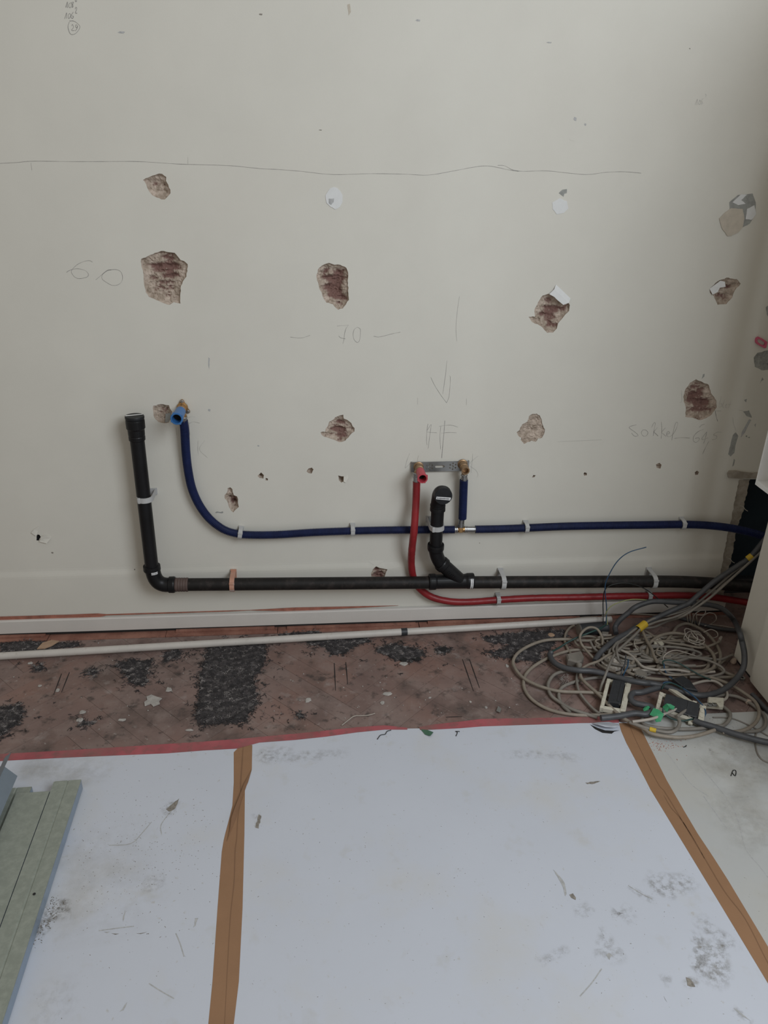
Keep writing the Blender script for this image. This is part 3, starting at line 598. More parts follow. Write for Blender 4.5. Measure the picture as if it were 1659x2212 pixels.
# torn spot in the middle board
mb = MB(); tp = crop(1090, 1320, 5.53, [(1020,1355),(1080,1410),(1170,1455),(1280,1465),(1310,1440),(1370,1425),(1300,1430),(1200,1425),(1110,1395)])
mb.prism([F(x, y, TOPZ + .0003) for x, y in tp], (0, 0, .0003)); mb.build('tear', M['dark'], sh2)
fl = crop(1090, 1320, 5.53, [(1040,1345),(1110,1330),(1250,1325),(1350,1350),(1370,1410),(1310,1432),(1200,1425),(1110,1398)])
mb = MB(); mb.prism([F(x, y, TOPZ + .0008) + Vector((0, 0, .012 if i > 3 else .0)) for i, (x, y) in enumerate(fl)], (0, 0, .0006)); mb.build('torn_flap', M['paper'], sh2)
def mark(parent, pts, m, name='dirt_mark', j=.0015, z=TOPZ + .0002):
    p2 = jag([(F(x, y, z).x, F(x, y, z).y) for x, y in pts], j, .006); mb = MB(); mb.prism([(x, y, z) for x, y in p2], (0, 0, .0002)); return mb.build(name, m, parent)
CP = lambda p: crop(1159, 1520, 3.196, p)
def smudge_mat(name, col, sc, lo, hi):
    m = mat(name, col, .9, var=.2, scale=60); nt = m.node_tree; N, L = nt.nodes, nt.links; p = N['Principled BSDF']
    g = N.new('ShaderNodeNewGeometry'); nz = N.new('ShaderNodeTexNoise'); nz.inputs['Scale'].default_value = sc; nz.inputs['Detail'].default_value = 8; nz.inputs['Roughness'].default_value = .7
    L.new(g.outputs['Position'], nz.inputs['Vector']); r = N.new('ShaderNodeMapRange'); r.inputs[1].default_value = lo; r.inputs[2].default_value = hi; L.new(nz.outputs['Fac'], r.inputs[0])
    at = N.new('ShaderNodeAttribute'); at.attribute_name = 'fade'; mu = N.new('ShaderNodeMath'); mu.operation = 'MULTIPLY'; L.new(r.outputs[0], mu.inputs[0]); L.new(at.outputs['Fac'], mu.inputs[1]); L.new(mu.outputs[0], p.inputs['Alpha']); return m
M['smudge'] = smudge_mat('rubbed_dirt', (.30, .28, .25), 70, .44, .80)
M['smudgesoft'] = smudge_mat('soft_dirt', (.42, .40, .36), 9, .42, .80)
def smudge(parent, pts, w, m='smudge', strength=1.0):                      # rubbed dirt: a thin film along a line, fading at its edges
    P = smooth([F(x, y, TOPZ + .0003) for x, y in pts], 6); n = len(P); K_ = 6; vs = []; fd = []
    for i, q in enumerate(P):
        t = (P[min(i + 1, n - 1)] - P[max(i - 1, 0)]).normalized(); e = Vector((-t.y, t.x, 0))
        for k in range(K_ + 1):
            u = k / K_ * 2 - 1; vs.append(q + e * w * u * (1 + .3 * noise.noise(q * 30))); fd.append(strength * (1 - u * u) * min(1, 5 * (i + .3) / n, 5 * (n - i - .7) / n))
    mb = MB(); mb.add(vs, [(i * (K_ + 1) + k, i * (K_ + 1) + k + 1, (i + 1) * (K_ + 1) + k + 1, (i + 1) * (K_ + 1) + k) for i in range(n - 1) for k in range(K_)])
    o = mb.build('dirt_smudge', M[m], parent); at = o.data.attributes.new('fade', 'FLOAT', 'POINT'); at.data.foreach_set('value', fd); return o
smudge(sh2, CP([(1080,1560),(1110,1640),(1112,1720),(1100,1800),(1170,1845)]), .018)
smudge(sh2, CP([(1185,1610),(1225,1720),(1225,1820),(1180,1950)]), .034)
smudge(sh2, CP([(1100,1460),(1200,1560),(1300,1620),(1360,1720)]), .022, strength=.7)
smudge(sh2, CP([(740,1190),(850,1240),(1000,1240),(1090,1200)]), .032, strength=.8)
smudge(sh2, CP([(800,1270),(880,1300),(960,1300)]), .022, strength=.7)
smudge(sh2, CP([(630,1255),(740,1330),(830,1370)]), .010, strength=.7)
smudge(sh2, CP([(400,1640),(480,1670),(560,1640)]), .05, 'smudge', .55)
smudge(sh2, CP([(560,1420),(600,1450),(570,1480)]), .03, 'smudge', .5)
smudge(sh2, CP([(0,1800),(110,1740),(230,1680)]), .012, strength=.5)
smudge(sh2, CP([(1030,1890),(1060,1920),(1100,1960)]), .02, strength=.8)
smudge(sh2, CP([(860,1920),(900,1910),(940,1925)]), .015, strength=.5)
smudge(sh2, CP([(250,1430),(320,1430),(380,1390)]), .02, strength=.45)
smudge(sh2, CP([(1350,2090),(1420,2150),(1500,2200)]), .010, strength=.7)
smudge(sh2, [(560,1640),(640,1635),(760,1625)], .025, 'smudge', .45); smudge(sh2, [(548,1640),(580,1628),(640,1622)], .03, 'smudge', .5)
smudge(sh2, [(1080,1630),(1180,1630),(1260,1640)], .02, 'smudge', .4); smudge(sh2, [(560,1790),(556,1770),(552,1755)], .012, strength=.6)
smudge(sh1, crop(0, 1600, 2.765, [(315,940),(340,1000),(290,1060),(250,1110),(215,1140),(185,1225)]), .022, strength=1.6)
smudge(sh1, crop(0, 1600, 2.765, [(330,990),(380,1010),(430,1000)]), .03, strength=.9)
smudge(sh1, crop(0, 1600, 2.765, [(1040,400),(1000,420),(1060,350)]), .02, strength=.7)
smudge(sh1, crop(0, 1600, 2.765, [(840,870),(920,850),(1000,830)]), .025, strength=.5)
smudge(sh1, crop(0, 1600, 2.765, [(500,500),(560,800),(480,1250)]), .16, 'smudgesoft', .3)
smudge(sh1, crop(0, 1600, 2.765, [(330,1400),(320,1600),(340,1690)]), .05, 'smudge', .2)
smudge(sh1, crop(0, 1600, 2.765, [(100,130),(300,180),(700,160)]), .06, 'smudgesoft', .6)
smudge(sh3, [(1500,1600),(1600,1640),(1680,1700)], .14, 'smudgesoft', .9); smudge(sh3, [(1560,1700),(1620,1780),(1680,1850)], .10, 'smudgesoft', .7)
smudge(sh3, [(1530,1622),(1540,1625),(1548,1632)], .015, 'smudge', .9)
def smear(parent, pts, n, spread, m, size=(.001, .004), seed=1):          # a scatter of small crumbs along a line
    rnd = random.Random(seed); P = smooth([F(x, y, TOPZ) for x, y in pts], 6); mb = MB()
    for i in range(n):
        q = rnd.choice(P) + Vector((rnd.gauss(0, spread), rnd.gauss(0, spread * 1.2), 0)); s = rnd.uniform(*size); a = rnd.uniform(0, 6.3)
        e1 = Vector((math.cos(a), math.sin(a), 0)) * s * rnd.uniform(.6, 2.2); e2 = Vector((-math.sin(a), math.cos(a), 0)) * s * .6; up = Vector((0, 0, .0003 + s * .25))
        mb.add([q - e1, q - e2, q + e1 * rnd.uniform(.5, 1), q + e2, q + up], [(0, 1, 4), (1, 2, 4), (2, 3, 4), (3, 0, 4)])
    o = mb.build('dirt_crumbs', m, parent); o['kind'] = 'stuff'; return o
smear(sh2, [(470, 2000), (700, 1800), (900, 1900), (1200, 1750), (1400, 2000), (1000, 2150)], 420, .16, M['dirt'], (.0005, .0013), seed=9)
smear(sh1, crop(0, 1600, 2.765, [(320,960),(340,1000),(290,1060),(250,1110),(215,1140),(190,1215)]), 160, .010, M['dirtbrown'], (.0006, .002), seed=10)
smear(sh1, [(180, 1820), (260, 1880), (330, 1900), (280, 1780), (440, 1850)], 520, .085, M['dirt'], (.0005, .0016), seed=11)
smear(sh3, [(1410, 1600), (1430, 1615), (1470, 1605)], 120, .012, M['redpaint'], (.0006, .0022), seed=14)
smear(sh3, [(1500, 1560), (1600, 1590), (1640, 1640)], 160, .04, M['dirt'], (.0005, .0016), seed=15)
for pts, pr_ in ((CP([(115,1145),(165,1195),(195,1240),(205,1290),(198,1330),(180,1260)]), sh2), (CP([(225,1320),(250,1310),(272,1340),(268,1355),(240,1340)]), sh2), (CP([(500,1720),(525,1740),(505,1770),(480,1735)]), sh2),
                 (CP([(338,545),(390,540),(440,535),(400,552),(350,555)]), sh2), (CP([(1030,1890),(1060,1900),(1095,1955),(1040,1945)]), sh2), (CP([(880,2020),(900,2060),(885,2040)]), sh2), (CP([(1360,2100),(1480,2190),(1400,2140)]), sh2),
                 (crop(0, 1600, 2.765, [(735,1080),(748,1010),(735,1050)]), sh1), (crop(0, 1600, 2.765, [(620,1142),(655,1140),(640,1150)]), sh1), (crop(0, 1600, 2.765, [(665,1150),(712,1152),(690,1160)]), sh1),
                 (crop(0, 1600, 2.765, [(815,1150),(878,1140),(840,1155)]), sh1), (crop(0, 1600, 2.765, [(715,1620),(760,1562),(740,1610)]), sh1), (crop(0, 1600, 2.765, [(1155,1115),(1170,1060),(1185,1058),(1170,1105)]), sh1),
                 (crop(0, 1600, 2.765, [(1525,520),(1545,440),(1560,450),(1545,525)]), sh2), (crop(0, 1600, 2.765, [(990,410),(1070,345),(1050,400),(1010,425)]), sh1)):
    mark(pr_, pts, M['dirtlight'] if random.random() < .6 else M['dirt'])
for ln, pr_ in ((crop(0, 1600, 2.765, [(1050,390),(990,460),(960,510),(965,560)]), sh1), (crop(0, 1600, 2.765, [(905,485),(850,550),(780,615),(650,625)]), sh1), (crop(0, 1600, 2.765, [(890,1450),(960,1495),(1040,1540)]), sh1),
                (crop(0, 1600, 2.765, [(1050,1150),(1075,1210),(1100,1290)]), sh1), (crop(0, 1600, 2.765, [(590,1135),(700,1120),(800,1108)]), sh1), (CP([(300,2020),(380,1930),(450,1830)]), sh2), (CP([(640,1260),(720,1310),(800,1350)]), sh2)):
    mb = MB(); mb.ribbon(smooth([F(x, y, TOPZ + .0002) for x, y in ln], 5), .0022, (0, 0, 1)); mb.build('scratch', M['dirtlight'], pr_)

# ------------------------------------------------------------------ pipe clips
def clip(c, axis, r, width, label, m='clip', wall_y=None):
    c = Vector(c); ax = Vector(axis).normalized(); out = Vector((0, -1, 0)); side = ax.cross(out).normalized()
    wy0 = wy(c.z) if wall_y is None else wall_y; D = wy0 - c.y          # distance from wall to pipe axis
    t = .0035; ri, ro = r + .0004, r + t
    prof_o = [(-ro, -D)] + [(ro * math.cos(a), ro * math.sin(a)) for a in [math.pi - i * math.pi / 12 for i in range(13)]] + [(ro, -D)]
    prof_i = [(-ri, -D)] + [(ri * math.cos(a), ri * math.sin(a)) for a in [math.pi - i * math.pi / 12 for i in range(13)]] + [(ri, -D)]
    o_ = empty('pipe_clip', Vector((c.x, wy0, c.z - ro)))
    mb = MB(); n = len(prof_o)
    vs = [c + side * a + out * b + ax * s * width / 2 for s in (-1, 1) for pr in (prof_o, prof_i) for a, b in pr]
    fs = []
    for i in range(n - 1):
        fs += [(i, i + 1, 2 * n + i + 1, 2 * n + i), (n + i, 3 * n + i, 3 * n + i + 1, n + i + 1), (i, n + i, n + i + 1, i + 1), (2 * n + i, 2 * n + i + 1, 3 * n + i + 1, 3 * n + i)]
    fs += [(0, 2 * n, 3 * n, n), (n - 1, 2 * n - 1, 4 * n - 1, 3 * n - 1)]
    mb.add(vs, fs); mb.build('band', M[m], o_)
    mb = MB()
    mb.box(c - out * (D - .003) , ax * width * .62, side * (ro + .003), out * .003); mb.build('foot', M[m], o_)
    mb = MB(); mb.bevbox(c - side * ro * .55 + out * ro * .86, ax * (width / 2 + .0008), side * .0045, out * .003, .3); mb.build('catch', M[m], o_)
    tag(o_, label, 'pipe clip', 'grey plastic pipe clips on the wall'); return o_

# ------------------------------------------------------------------ black drain
RP = .0205; OFF = .055
drain = empty('drain_pipe', W(340, 1262, OFF)); tag(drain, 'black plastic drain pipe with capped upright on the left and branch riser', 'drain pipe')
up_t, up_b = W(292, 912, OFF), W(328, 1226, OFF); hz_a, hz_b = W(382, 1263, OFF), W(1640, 1266, .0)
axis_h = (W(1400, 1257, OFF) - W(420, 1262, OFF)).normalized()
MB().tube([up_b, up_t], RP, 24).build('upright_pipe', M['black'], drain)
d = (up_t - up_b).normalized(); col_ = MB(); s0 = up_t - d * .055
col_.lathe(s0, up_t, [(0, RP), (.002, .0235), (.012, .0237), (.014, .0228), (.018, .0237), (.034, .0240), (.038, .0268), (.060, .0270), (.064, .0262), (.066, .022), (.040, .021)], 28)
col_.build('socket', M['black'], drain)
cp = MB(); s1 = s0 + d * .064; cp.lathe(s1, s1 + d, [(0, .021), (.001, .026), (.004, .0272), (.008, .0272), (.0105, .026), (.0112, 0.0001)], 28); cpo = cp.build('end_cap', M['blackcap'], drain)
tape = MB(); tape.add([s1 + d * .0116 + Vector((x, y, 0)) for x, y in ((-.0245, .001), (.020, .0135), (.0225, .0075), (-.0235, -.008))], [(0, 3, 2, 1)]); tape.build('white_label', M['sticker'], cpo)
eb = MB(); c0 = W(331, 1240, OFF); cA = up_b; cB = W(378, 1263, OFF); pth = []
cor = Vector((c0.x + .006, c0.y, cB.z)); e1 = cor + (cA - cor).normalized() * .042; e2 = cor + (cB - cor).normalized() * .036
for i in range(11):
    t = i / 10; pth.append(e1 * (1 - t) ** 2 + cor * 2 * t * (1 - t) + e2 * t * t)
eb.tube([cA] + pth + [cB - axis_h * .004], .0232, 24); ebo = eb.build('elbow', M['black'], drain)
cb = MB(); dd = (up_b - up_t).normalized(); cb.lathe(up_b - dd * .008, up_b + dd, [(0, RP), (.001, .0262), (.014, .0268), (.017, .0262), (.020, .023)], 28); cb.build('collar', M['black'], ebo)
cb = MB(); cb.lathe(cB - axis_h * .020, cB + axis_h, [(0, .0228), (.002, .0262), (.016, .0268), (.020, .0255), (.021, RP)], 28); cb.build('collar', M['black'], ebo)
lb = MB(); q = up_b + dd * .008
lb.lathe(q - dd * .003, q + dd, [(0, .0270), (.008, .0270)], 40); lbv = lb.v; sel = [k for k in range(40)]
lm = MB()
def arc_label(center, axis, r, a0, a1, w, ref, m, parent, name='label', text=True):
    ax = axis.normalized(); u = (ref - ax * ref.dot(ax)).normalized(); v = ax.cross(u); mb = MB(); k = 10
    P = [center + ax * s * w / 2 + (u * math.cos(a0 + (a1 - a0) * i / k) + v * math.sin(a0 + (a1 - a0) * i / k)) * r for s in (-1, 1) for i in range(k + 1)]
    mb.add(P, [(i, i + 1, i + k + 2, i + k + 1) for i in range(k)]); o = mb.build(name, m, parent)
    if text:
        tb_ = MB(); n = 9
        for j in range(n):
            a = a0 + (a1 - a0) * (j + .3) / n; b = a0 + (a1 - a0) * (j + .8) / n; hh = w * (.22 if j % 3 else .3)
            tb_.add([center + ax * s + (u * math.cos(t) + v * math.sin(t)) * (r + .0003) for s, t in ((-hh, a), (hh, a), (hh, b), (-hh, b))], [(0, 1, 2, 3)])
        tb_.build('print', M['ink'], o)
    return o
out = Vector((0, -1, 0))
arc_label(up_b + dd * .009, dd, .0272, .1, .85, .008, out, M['sticker'], ebo) if (dd.cross(out)).x > 0 else arc_label(up_b + dd * .009, dd, .0272, -.85, -.1, .008, out, M['sticker'], ebo)
# ribbed brown ring just right of the elbow, then the long run
rr = MB(); rr.lathe(cB + axis_h * .001, cB + axis_h, [(t * .004, .0228 if t % 2 else .0216) for t in range(10)] + [(.040, .0222), (.041, RP)], 28); rr.build('ribbed_socket', M['brownring'], drain)
hrun = [W(x, y, o) for x, y, o in ((378, 1263, OFF), (500, 1262, OFF), (900, 1258.5, OFF), (1410, 1256, OFF), (1480, 1257, OFF), (1560, 1262, OFF), (1660, 1272, OFF))]
MB().tube([hrun[0], hrun[1], hrun[2]], RP, 24).build('horizontal_pipe', M['blackdust'], drain)
MB().tube([hrun[2]] + smooth(hrun[3:], 4), RP, 24).build('horizontal_pipe', M['blackdust'], drain)
# branch fitting
b0, b1 = W(926, 1257, OFF), W(1023, 1254.5, OFF); ab = (b1 - b0).normalized(); LB = (b1 - b0).length
yb = MB(); yb.lathe(b0, b1, [(0, RP), (.001, .0265), (.006, .027), (.020, .027), (.024, .0255), (.026, .0238), (LB * .55, .0236), (LB - .03, .0236), (LB - .026, .0245), (LB - .021, .0262), (LB - .003, .0265), (LB, .0255), (LB + .0005, RP)], 28)
ybo = yb.build('branch_fitting', M['black'], drain)
br0, br1 = W(997, 1256, OFF), W(953, 1217, OFF); dbr = (br1 - br0).normalized()
yb = MB(); yb.lathe(br0, br1, [(0, .0225), ((br1 - br0).length - .016, .0232), ((br1 - br0).length - .013, .0262), ((br1 - br0).length, .0264), ((br1 - br0).length + .004, .025), ((br1 - br0).length + .0045, RP)], 28); yb.build('branch_arm', M['black'], ybo)
for i in range(5):
    t = MB(); q = br0.lerp(br1, .42 + i * .07) + out * .0236; t.box(q, dbr.cross(out).normalized() * .005, dbr * .001, out * .0006); t.build('rib', M['black'], ybo)
for i in range(5):
    t = MB(); q = b0.lerp(b1, .20 + i * .035) + out * .0238 - Vector((0, 0, 0)); t.box(q, Vector((0, 0, .003)), ab * .001, out * .0006); t.build('rib', M['black'], ybo)
arc_label(b1 - ab * .010, ab, .0269, -.75, .75, .009, out, M['sticker'], ybo)
OR = .060
ra, rb_ = W(941, 1186, OR), W(946, 1088, OR + .008)
kn = W(943, 1206, OFF + .002); pth = [br1 - dbr * .004]
for i in range(9):
    t = i / 8; pth.append(br1 * (1 - t) ** 2 + kn * 2 * t * (1 - t) + (ra + Vector((0, 0, .0))) * t * t)
MB().tube(pth, .0225, 24).build('riser_elbow', M['black'], drain)
dr = (rb_ - ra).normalized()
t = MB(); t.lathe(ra - dr * .006, rb_, [(0, .0225), (.002, .025), (.008, .0268), (.020, .0270), (.024, .0262), (.0245, RP)], 28); t.build('socket', M['black'], drain)
MB().tube([ra, rb_], RP, 24).build('riser_pipe', M['black'], drain)
# outlet elbow turned to the room, closed by a cap
oc = W(957.5, 1071, .125); top_ = Vector((rb_.x, rb_.y, oc.z)); pth = []
s_ = rb_ - dr * .012
e_ = Vector((oc.x, oc.y + .004, oc.z)); knee = Vector(((rb_.x + oc.x) / 2, rb_.y, oc.z + .002))
for i in range(11):
    t = i / 10; pth.append(s_ * (1 - t) ** 2 + knee * 2 * t * (1 - t) + e_ * t * t)
ob = MB().tube(pth, [.0228] * 4 + [.0235] * 4 + [.0245, .025, .0255], 28).build('outlet_elbow', M['black'], drain)
t = MB(); t.lathe(s_ - dr * .012, rb_, [(0, RP), (.001, .0242), (.010, .0240), (.013, .0232), (.016, .0240), (.021, .0240), (.022, .0225)], 28); t.build('collar', M['black'], ob)
co = MB(); fd = (oc - Vector((rb_.x, rb_.y + .02, oc.z))).normalized(); fd = Vector((0, -1, .0))
co.lathe(oc - fd * .018, oc, [(0, .0245), (.002, .0268), (.018, .0272), (.022, .0272), (.024, .0262), (.0245, .0001)], 32); coo = co.build('end_cap', M['blackcap'], drain)
lc = oc + fd * .007; lb = MB(); lb.add([lc + Vector((x, 0, z)) for x, z in ((-.0225, -.0075), (.0205, -.0125), (.0225, -.0035), (-.0215, .0005))], [(0, 1, 2, 3)]); lbo = lb.build('white_label', M['sticker'], coo)
tx = MB()
for j in range(15):
    x = -.019 + j * .0026; z = -.0040 - (x + .02) * .10; hgt = .0016 if j % 4 else .0022
    tx.box(lc + fd * .0003 + Vector((x, 0, z)), (.0009, 0, 0), (0, .0001, 0), (0, 0, hgt))
tx.build('print', M['ink'], lbo)
V_UP = Vector((0, 0, 1))
clip(W(313, 1076, OFF), up_t - up_b, RP, .016, 'grey clip round the capped upright drain pipe at left')
clip(W(502, 1262, OFF), axis_h, RP, .015, 'pink-stained clip on the drain pipe near its left elbow', 'clipred')
clip(W(1086, 1258, OFF), axis_h, RP, .015, 'grey clip on the drain pipe just right of the branch')
clip(W(1411, 1256, OFF), axis_h, RP, .015, 'grey clip on the drain pipe above the cable pile')
clip(W(943.5, 1138, OR + .004), dr, RP, .016, 'grey clip round the black branch riser over the blue hose')

# ------------------------------------------------------------------ blue corrugated hoses, red hose
def corrugated(path, r, m, name, label, pitch=.0044, amp=.0015, cat='hose', seg=14):
    p = resample(smooth(path, 10), pitch / 4); R = [r + amp * (1 if i % 4 in (0, 1) else -.6) for i in range(len(p))]
    o = MB().tube(p, R, seg, True, False).build(name, m); tag(o, label, cat, None); return o
RH = .0118; HB = .021
corrugated([W(396, 908, .032), W(399, 930, .030), W(402, 980, HB), W(407, 1020, HB), W(415, 1056, HB), W(430, 1090, HB), W(452, 1120, HB), W(480, 1142, HB), W(508, 1152, HB), W(540, 1155.5, HB), W(600, 1155, HB), W(680, 1150, HB), W(760, 1147, HB), W(850, 1145, HB), W(982, 1144, HB)],
           RH, M['blue'], 'blue_hose', 'long dark blue corrugated hose curving down from the blue plug to the tee')
corrugated([W(1027, 1143.5, HB), W(1080, 1142.5, HB), W(1137, 1140.5, HB), W(1220, 1137, HB), W(1320, 1135, HB), W(1400, 1134, HB), W(1475, 1133, HB), W(1530, 1135, .03), W(1580, 1141, .04), W(1625, 1151, .05), W(1659, 1161, .055), W(1700, 1176, .06)],
           RH, M['blue'], 'blue_hose', 'dark blue corrugated hose running right from the tee into the recess')
corrugated([W(1002, 1037, .030), W(1001, 1065, .028), W(1000, 1095, .026), W(999, 1120, .024)], RH, M['blue'], 'blue_hose', 'short upright dark blue hose between bracket and tee')
ah = Vector((1, 0, 0))
clip(W(519, 1153.5, HB), (W(540, 1155, HB) - W(500, 1150, HB)), RH + .0012, .013, 'grey clip on the blue hose right after its bend')
clip(W(762, 1147, HB), ah, RH + .0012, .013, 'grey clip on the blue hose left of the red hose')
clip(W(1137, 1140.5, HB), ah, RH + .0012, .013, 'grey clip on the blue hose just right of the tee')
clip(W(1475, 1133, HB), ah, RH + .0012, .013, 'grey clip on the blue hose nearest the dark recess')
RD = .0118; HR = .022
rp = [W(900, 1040, .045), W(899, 1075, .043), W(897, 1110, .056), W(894.5, 1145, .066), W(890, 1185, .050), W(888.5, 1215, .028), W(892, 1243, .0200), W(902, 1266, .0195), W(922, 1284, .0195), W(945, 1294, HR), W(980, 1300, HR), W(1020, 1300, HR), W(1076, 1296, HR), W(1150, 1292, HR), W(1250, 1290, HR), W(1330, 1288, HR), W(1402, 1287, HR), W(1470, 1286, HR), W(1530, 1289, .03), W(1580, 1296, .04), W(1640, 1306, .05), W(1690, 1315, .05)]
p = resample(smooth(rp, 10), .004)
R = [RD + .0004 * noise.noise(q * 110) + .0004 * noise.noise(q * 40) for q in p]
tag(MB().tube(p, R, 18).build('red_hose', M['red']), 'red water hose dropping from the bracket and running right', 'hose')
clip(W(1076, 1296, HR), ah, RD + .0006, .013, 'grey clip on the red hose near its bend')
clip(W(1402, 1287, HR), ah, RD + .0006, .013, 'grey clip on the red hose above the cable pile')

# ------------------------------------------------------------------ bracket with brass outlets
bl, brr = W(888, 1009, .006), W(1013, 1006, .006); bc = (bl + brr) / 2; hwid = (brr - bl).length / 2; hh = .0165
brk = empty('tap_bracket', Vector((bc.x, 0, bc.z - hh))); tag(brk, 'perforated galvanised bracket holding two brass outlets', 'bracket')
ex = (brr - bl).normalized(); ez = Vector((0, 0, 1))
def circ(cx_, cz, r, n=10): return [(cx_ + r * math.cos(i * math.tau / n), cz + r * math.sin(i * math.tau / n)) for i in range(n)]
hol = [[(x, z) for x, z in ([(-.012 + .004 * math.cos(a), .004 * math.sin(a)) for a in [math.pi / 2 + i * math.pi / 6 for i in range(7)]] + [(.010 + .004 * math.cos(a), .004 * math.sin(a)) for a in [-math.pi / 2 + i * math.pi / 6 for i in range(7)]])]]
for cxx in (-.034, .040):
    hol.append(circ(cxx, 0, .0038))
    for k in range(6): hol.append(circ(cxx + .0098 * math.cos(k * math.tau / 6 + math.pi / 2), .0098 * math.sin(k * math.tau / 6 + math.pi / 2), .0028, 8))
rect = [(-hwid, -hh), (hwid, -hh), (hwid, hh), (-hwid, hh)]
v, f = cdt([rect] + hol, [], lambda c: not any(inside(c, h) for h in hol))
mb = MB(); P0 = [bc + ex * x + ez * z for x, z in v]
mb.add([p_ + Vector((0, -.0012, 0)) for p_ in P0], f); mb.add(P0, [t[::-1] for t in f])
for h in [rect] + hol:
    n = len(h); mb.add([bc + ex * x + ez * z for x, z in h] + [bc + ex * x + ez * z + Vector((0, -.0012, 0)) for x, z in h], [(i, (i + 1) % n, (i + 1) % n + n, i + n) for i in range(n)])
mb.box(bl + Vector((.002, .003, 0)), (.002, 0, 0), (0, .004, 0), ez * hh); mb.box(brr + Vector((-.001, .003, 0)), (.001, 0, 0), (0, .004, 0), ez * hh)
mb.build('plate', M['zinc'], brk)
def outlet(parent, endpx, endoff, brass_to, r, m='brassdull', bore=True):
    e = W(endpx[0], endpx[1], endoff); b = Vector((e.x, -.004, e.z))
    mb = MB(); L = brass_to - .004
    mb.lathe(b, b + Vector((0, -1, 0)), [(0, r * 1.35), (.004, r * 1.35), (.006, r * 1.1), (L * .5, r * 1.02), (L * .52, r * 1.12), (L * .6, r * 1.12), (L * .62, r), (L - .004, r), (L - .003, r * 1.08), (L, r * 1.08), (L + .0002, r * .78), (L - .014, r * .72), (L - .0142, .0002)], 24)
    o = mb.build('brass_elbow', M[m], parent); return e, o
eL, o1 = outlet(brk, (913, 1034), .105, .058, .0118)
eR, o2 = outlet(brk, (1006, 1017), .062, .062, .0118)
# branch nipples going down to the hoses
for e, bx, by0, by1, off in ((eL, 899, 1020, 1042, .045), (eR, 1003, 1024, 1040, .031)):
    a = W(bx, by0, off); b = W(bx, by1, off); dn = (b - a).normalized(); Ln = (b - a).length
    MB().tube([Vector((e.x, a.y, e.z)), a, a + dn * .004], .0085, 16).build('neck', M['brassdull'], brk)
    mb = MB(); mb.lathe(a, b, [(0, .0085), (.002, .0105), (.006, .0105), (.008, .0088), (.012, .0088), (.013, .0108), (.017, .0108), (.018, .009), (Ln, .009), (Ln + .006, .0088)], 20); mb.build('press_sleeve', M['steel'], brk)
# red test plug on the left outlet
def plug(e, b_off, r, m, name, label, notch):
    L = -e.y - b_off; b = Vector((e.x, -b_off, e.z)); mb = MB()
    mb.lathe(b, b + Vector((0, -1, 0)), [(0, r * .82), (.001, r * .95), (L * .5, r), (L * .8, r * 1.03), (L - .008, r * 1.06), (L - .006, r * 1.14), (L - .001, r * 1.14), (L, r * 1.08), (L + .0002, r * .84), (L - .03, r * .78), (L - .0302, .0002)], 28, False)
    o = mb.build(name, m)
    for k in range(4):
        a = k * math.tau / 4 + .5; q = Vector((e.x + math.cos(a) * r * 1.12, e.y + .005, e.z + math.sin(a) * r * 1.12)); t = MB(); t.bevbox(q, (.002, 0, 0), (0, .005, 0), (0, 0, .002), .3); t.build('lug', m, o)
    t = MB(); t.lathe(Vector((e.x, e.y + .026, e.z)), Vector((e.x, e.y, e.z)), [(0, .0002), (.0001, r * .77)], 24); t.build('bore', M['dark'], o)
    return tag(o, label, 'test plug')
plug(eL, .045, .0138, M['redcap'], 'test_plug', 'red plastic test plug on the left brass outlet of the bracket', 0)
# single wall outlet with the blue plug
we = W(381.5, 905, .112); base = Vector((we.x, 0, we.z - .02))
wo = empty('wall_outlet', base); tag(wo, 'brass wall elbow with screw lugs above the long blue hose', 'wall outlet')
b = Vector((we.x, -.003, we.z)); mb = MB(); mb.lathe(b, b + Vector((0, -1, 0)), [(0, .016), (.004, .016), (.008, .0128), (.020, .0122), (.026, .0135), (.030, .0135), (.032, .0118), (.060, .0118)], 24); mb.build('brass_elbow', M['brass'], wo)
for px, py in ((393.5, 867), (406, 888)):
    q = W(px, py, .004); mb = MB(); mid_ = Vector((we.x, q.y, we.z)); dq = (q - mid_).normalized(); sd = dq.cross(Vector((0, 1, 0)))
    mb.prism([mid_ + sd * .011, mid_ - sd * .011, q - sd * .0065, q + dq * .005 - sd * .004, q + dq * .007, q + dq * .005 + sd * .004, q + sd * .0065], (0, -.003, 0)); lo_ = mb.build('lug', M['brass'], wo)
    t = MB(); t.lathe(q + Vector((0, -.003, 0)), q + Vector((0, -1, 0)), [(0, .0058), (.002, .005), (.0026, .003), (.0016, .0025), (.0016, .0001)], 14); t.build('screw', M['steel'], lo_)
na, nb = W(397, 898, .040), W(396.5, 912, .033); mb = MB(); mb.tube([Vector((we.x, -.040, we.z)), na, nb], .0085, 16); mb.build('neck', M['brass'], wo)
mb = MB(); mb.lathe(na, nb, [(0, .0088), (.003, .0105), (.008, .0105), (.009, .009), (.016, .009)], 18); mb.build('press_sleeve', M['steel'], wo)
plug(we, .040, .0155, M['bluecap'], 'test_plug', 'bright blue plastic test plug on the wall elbow at left', 0)
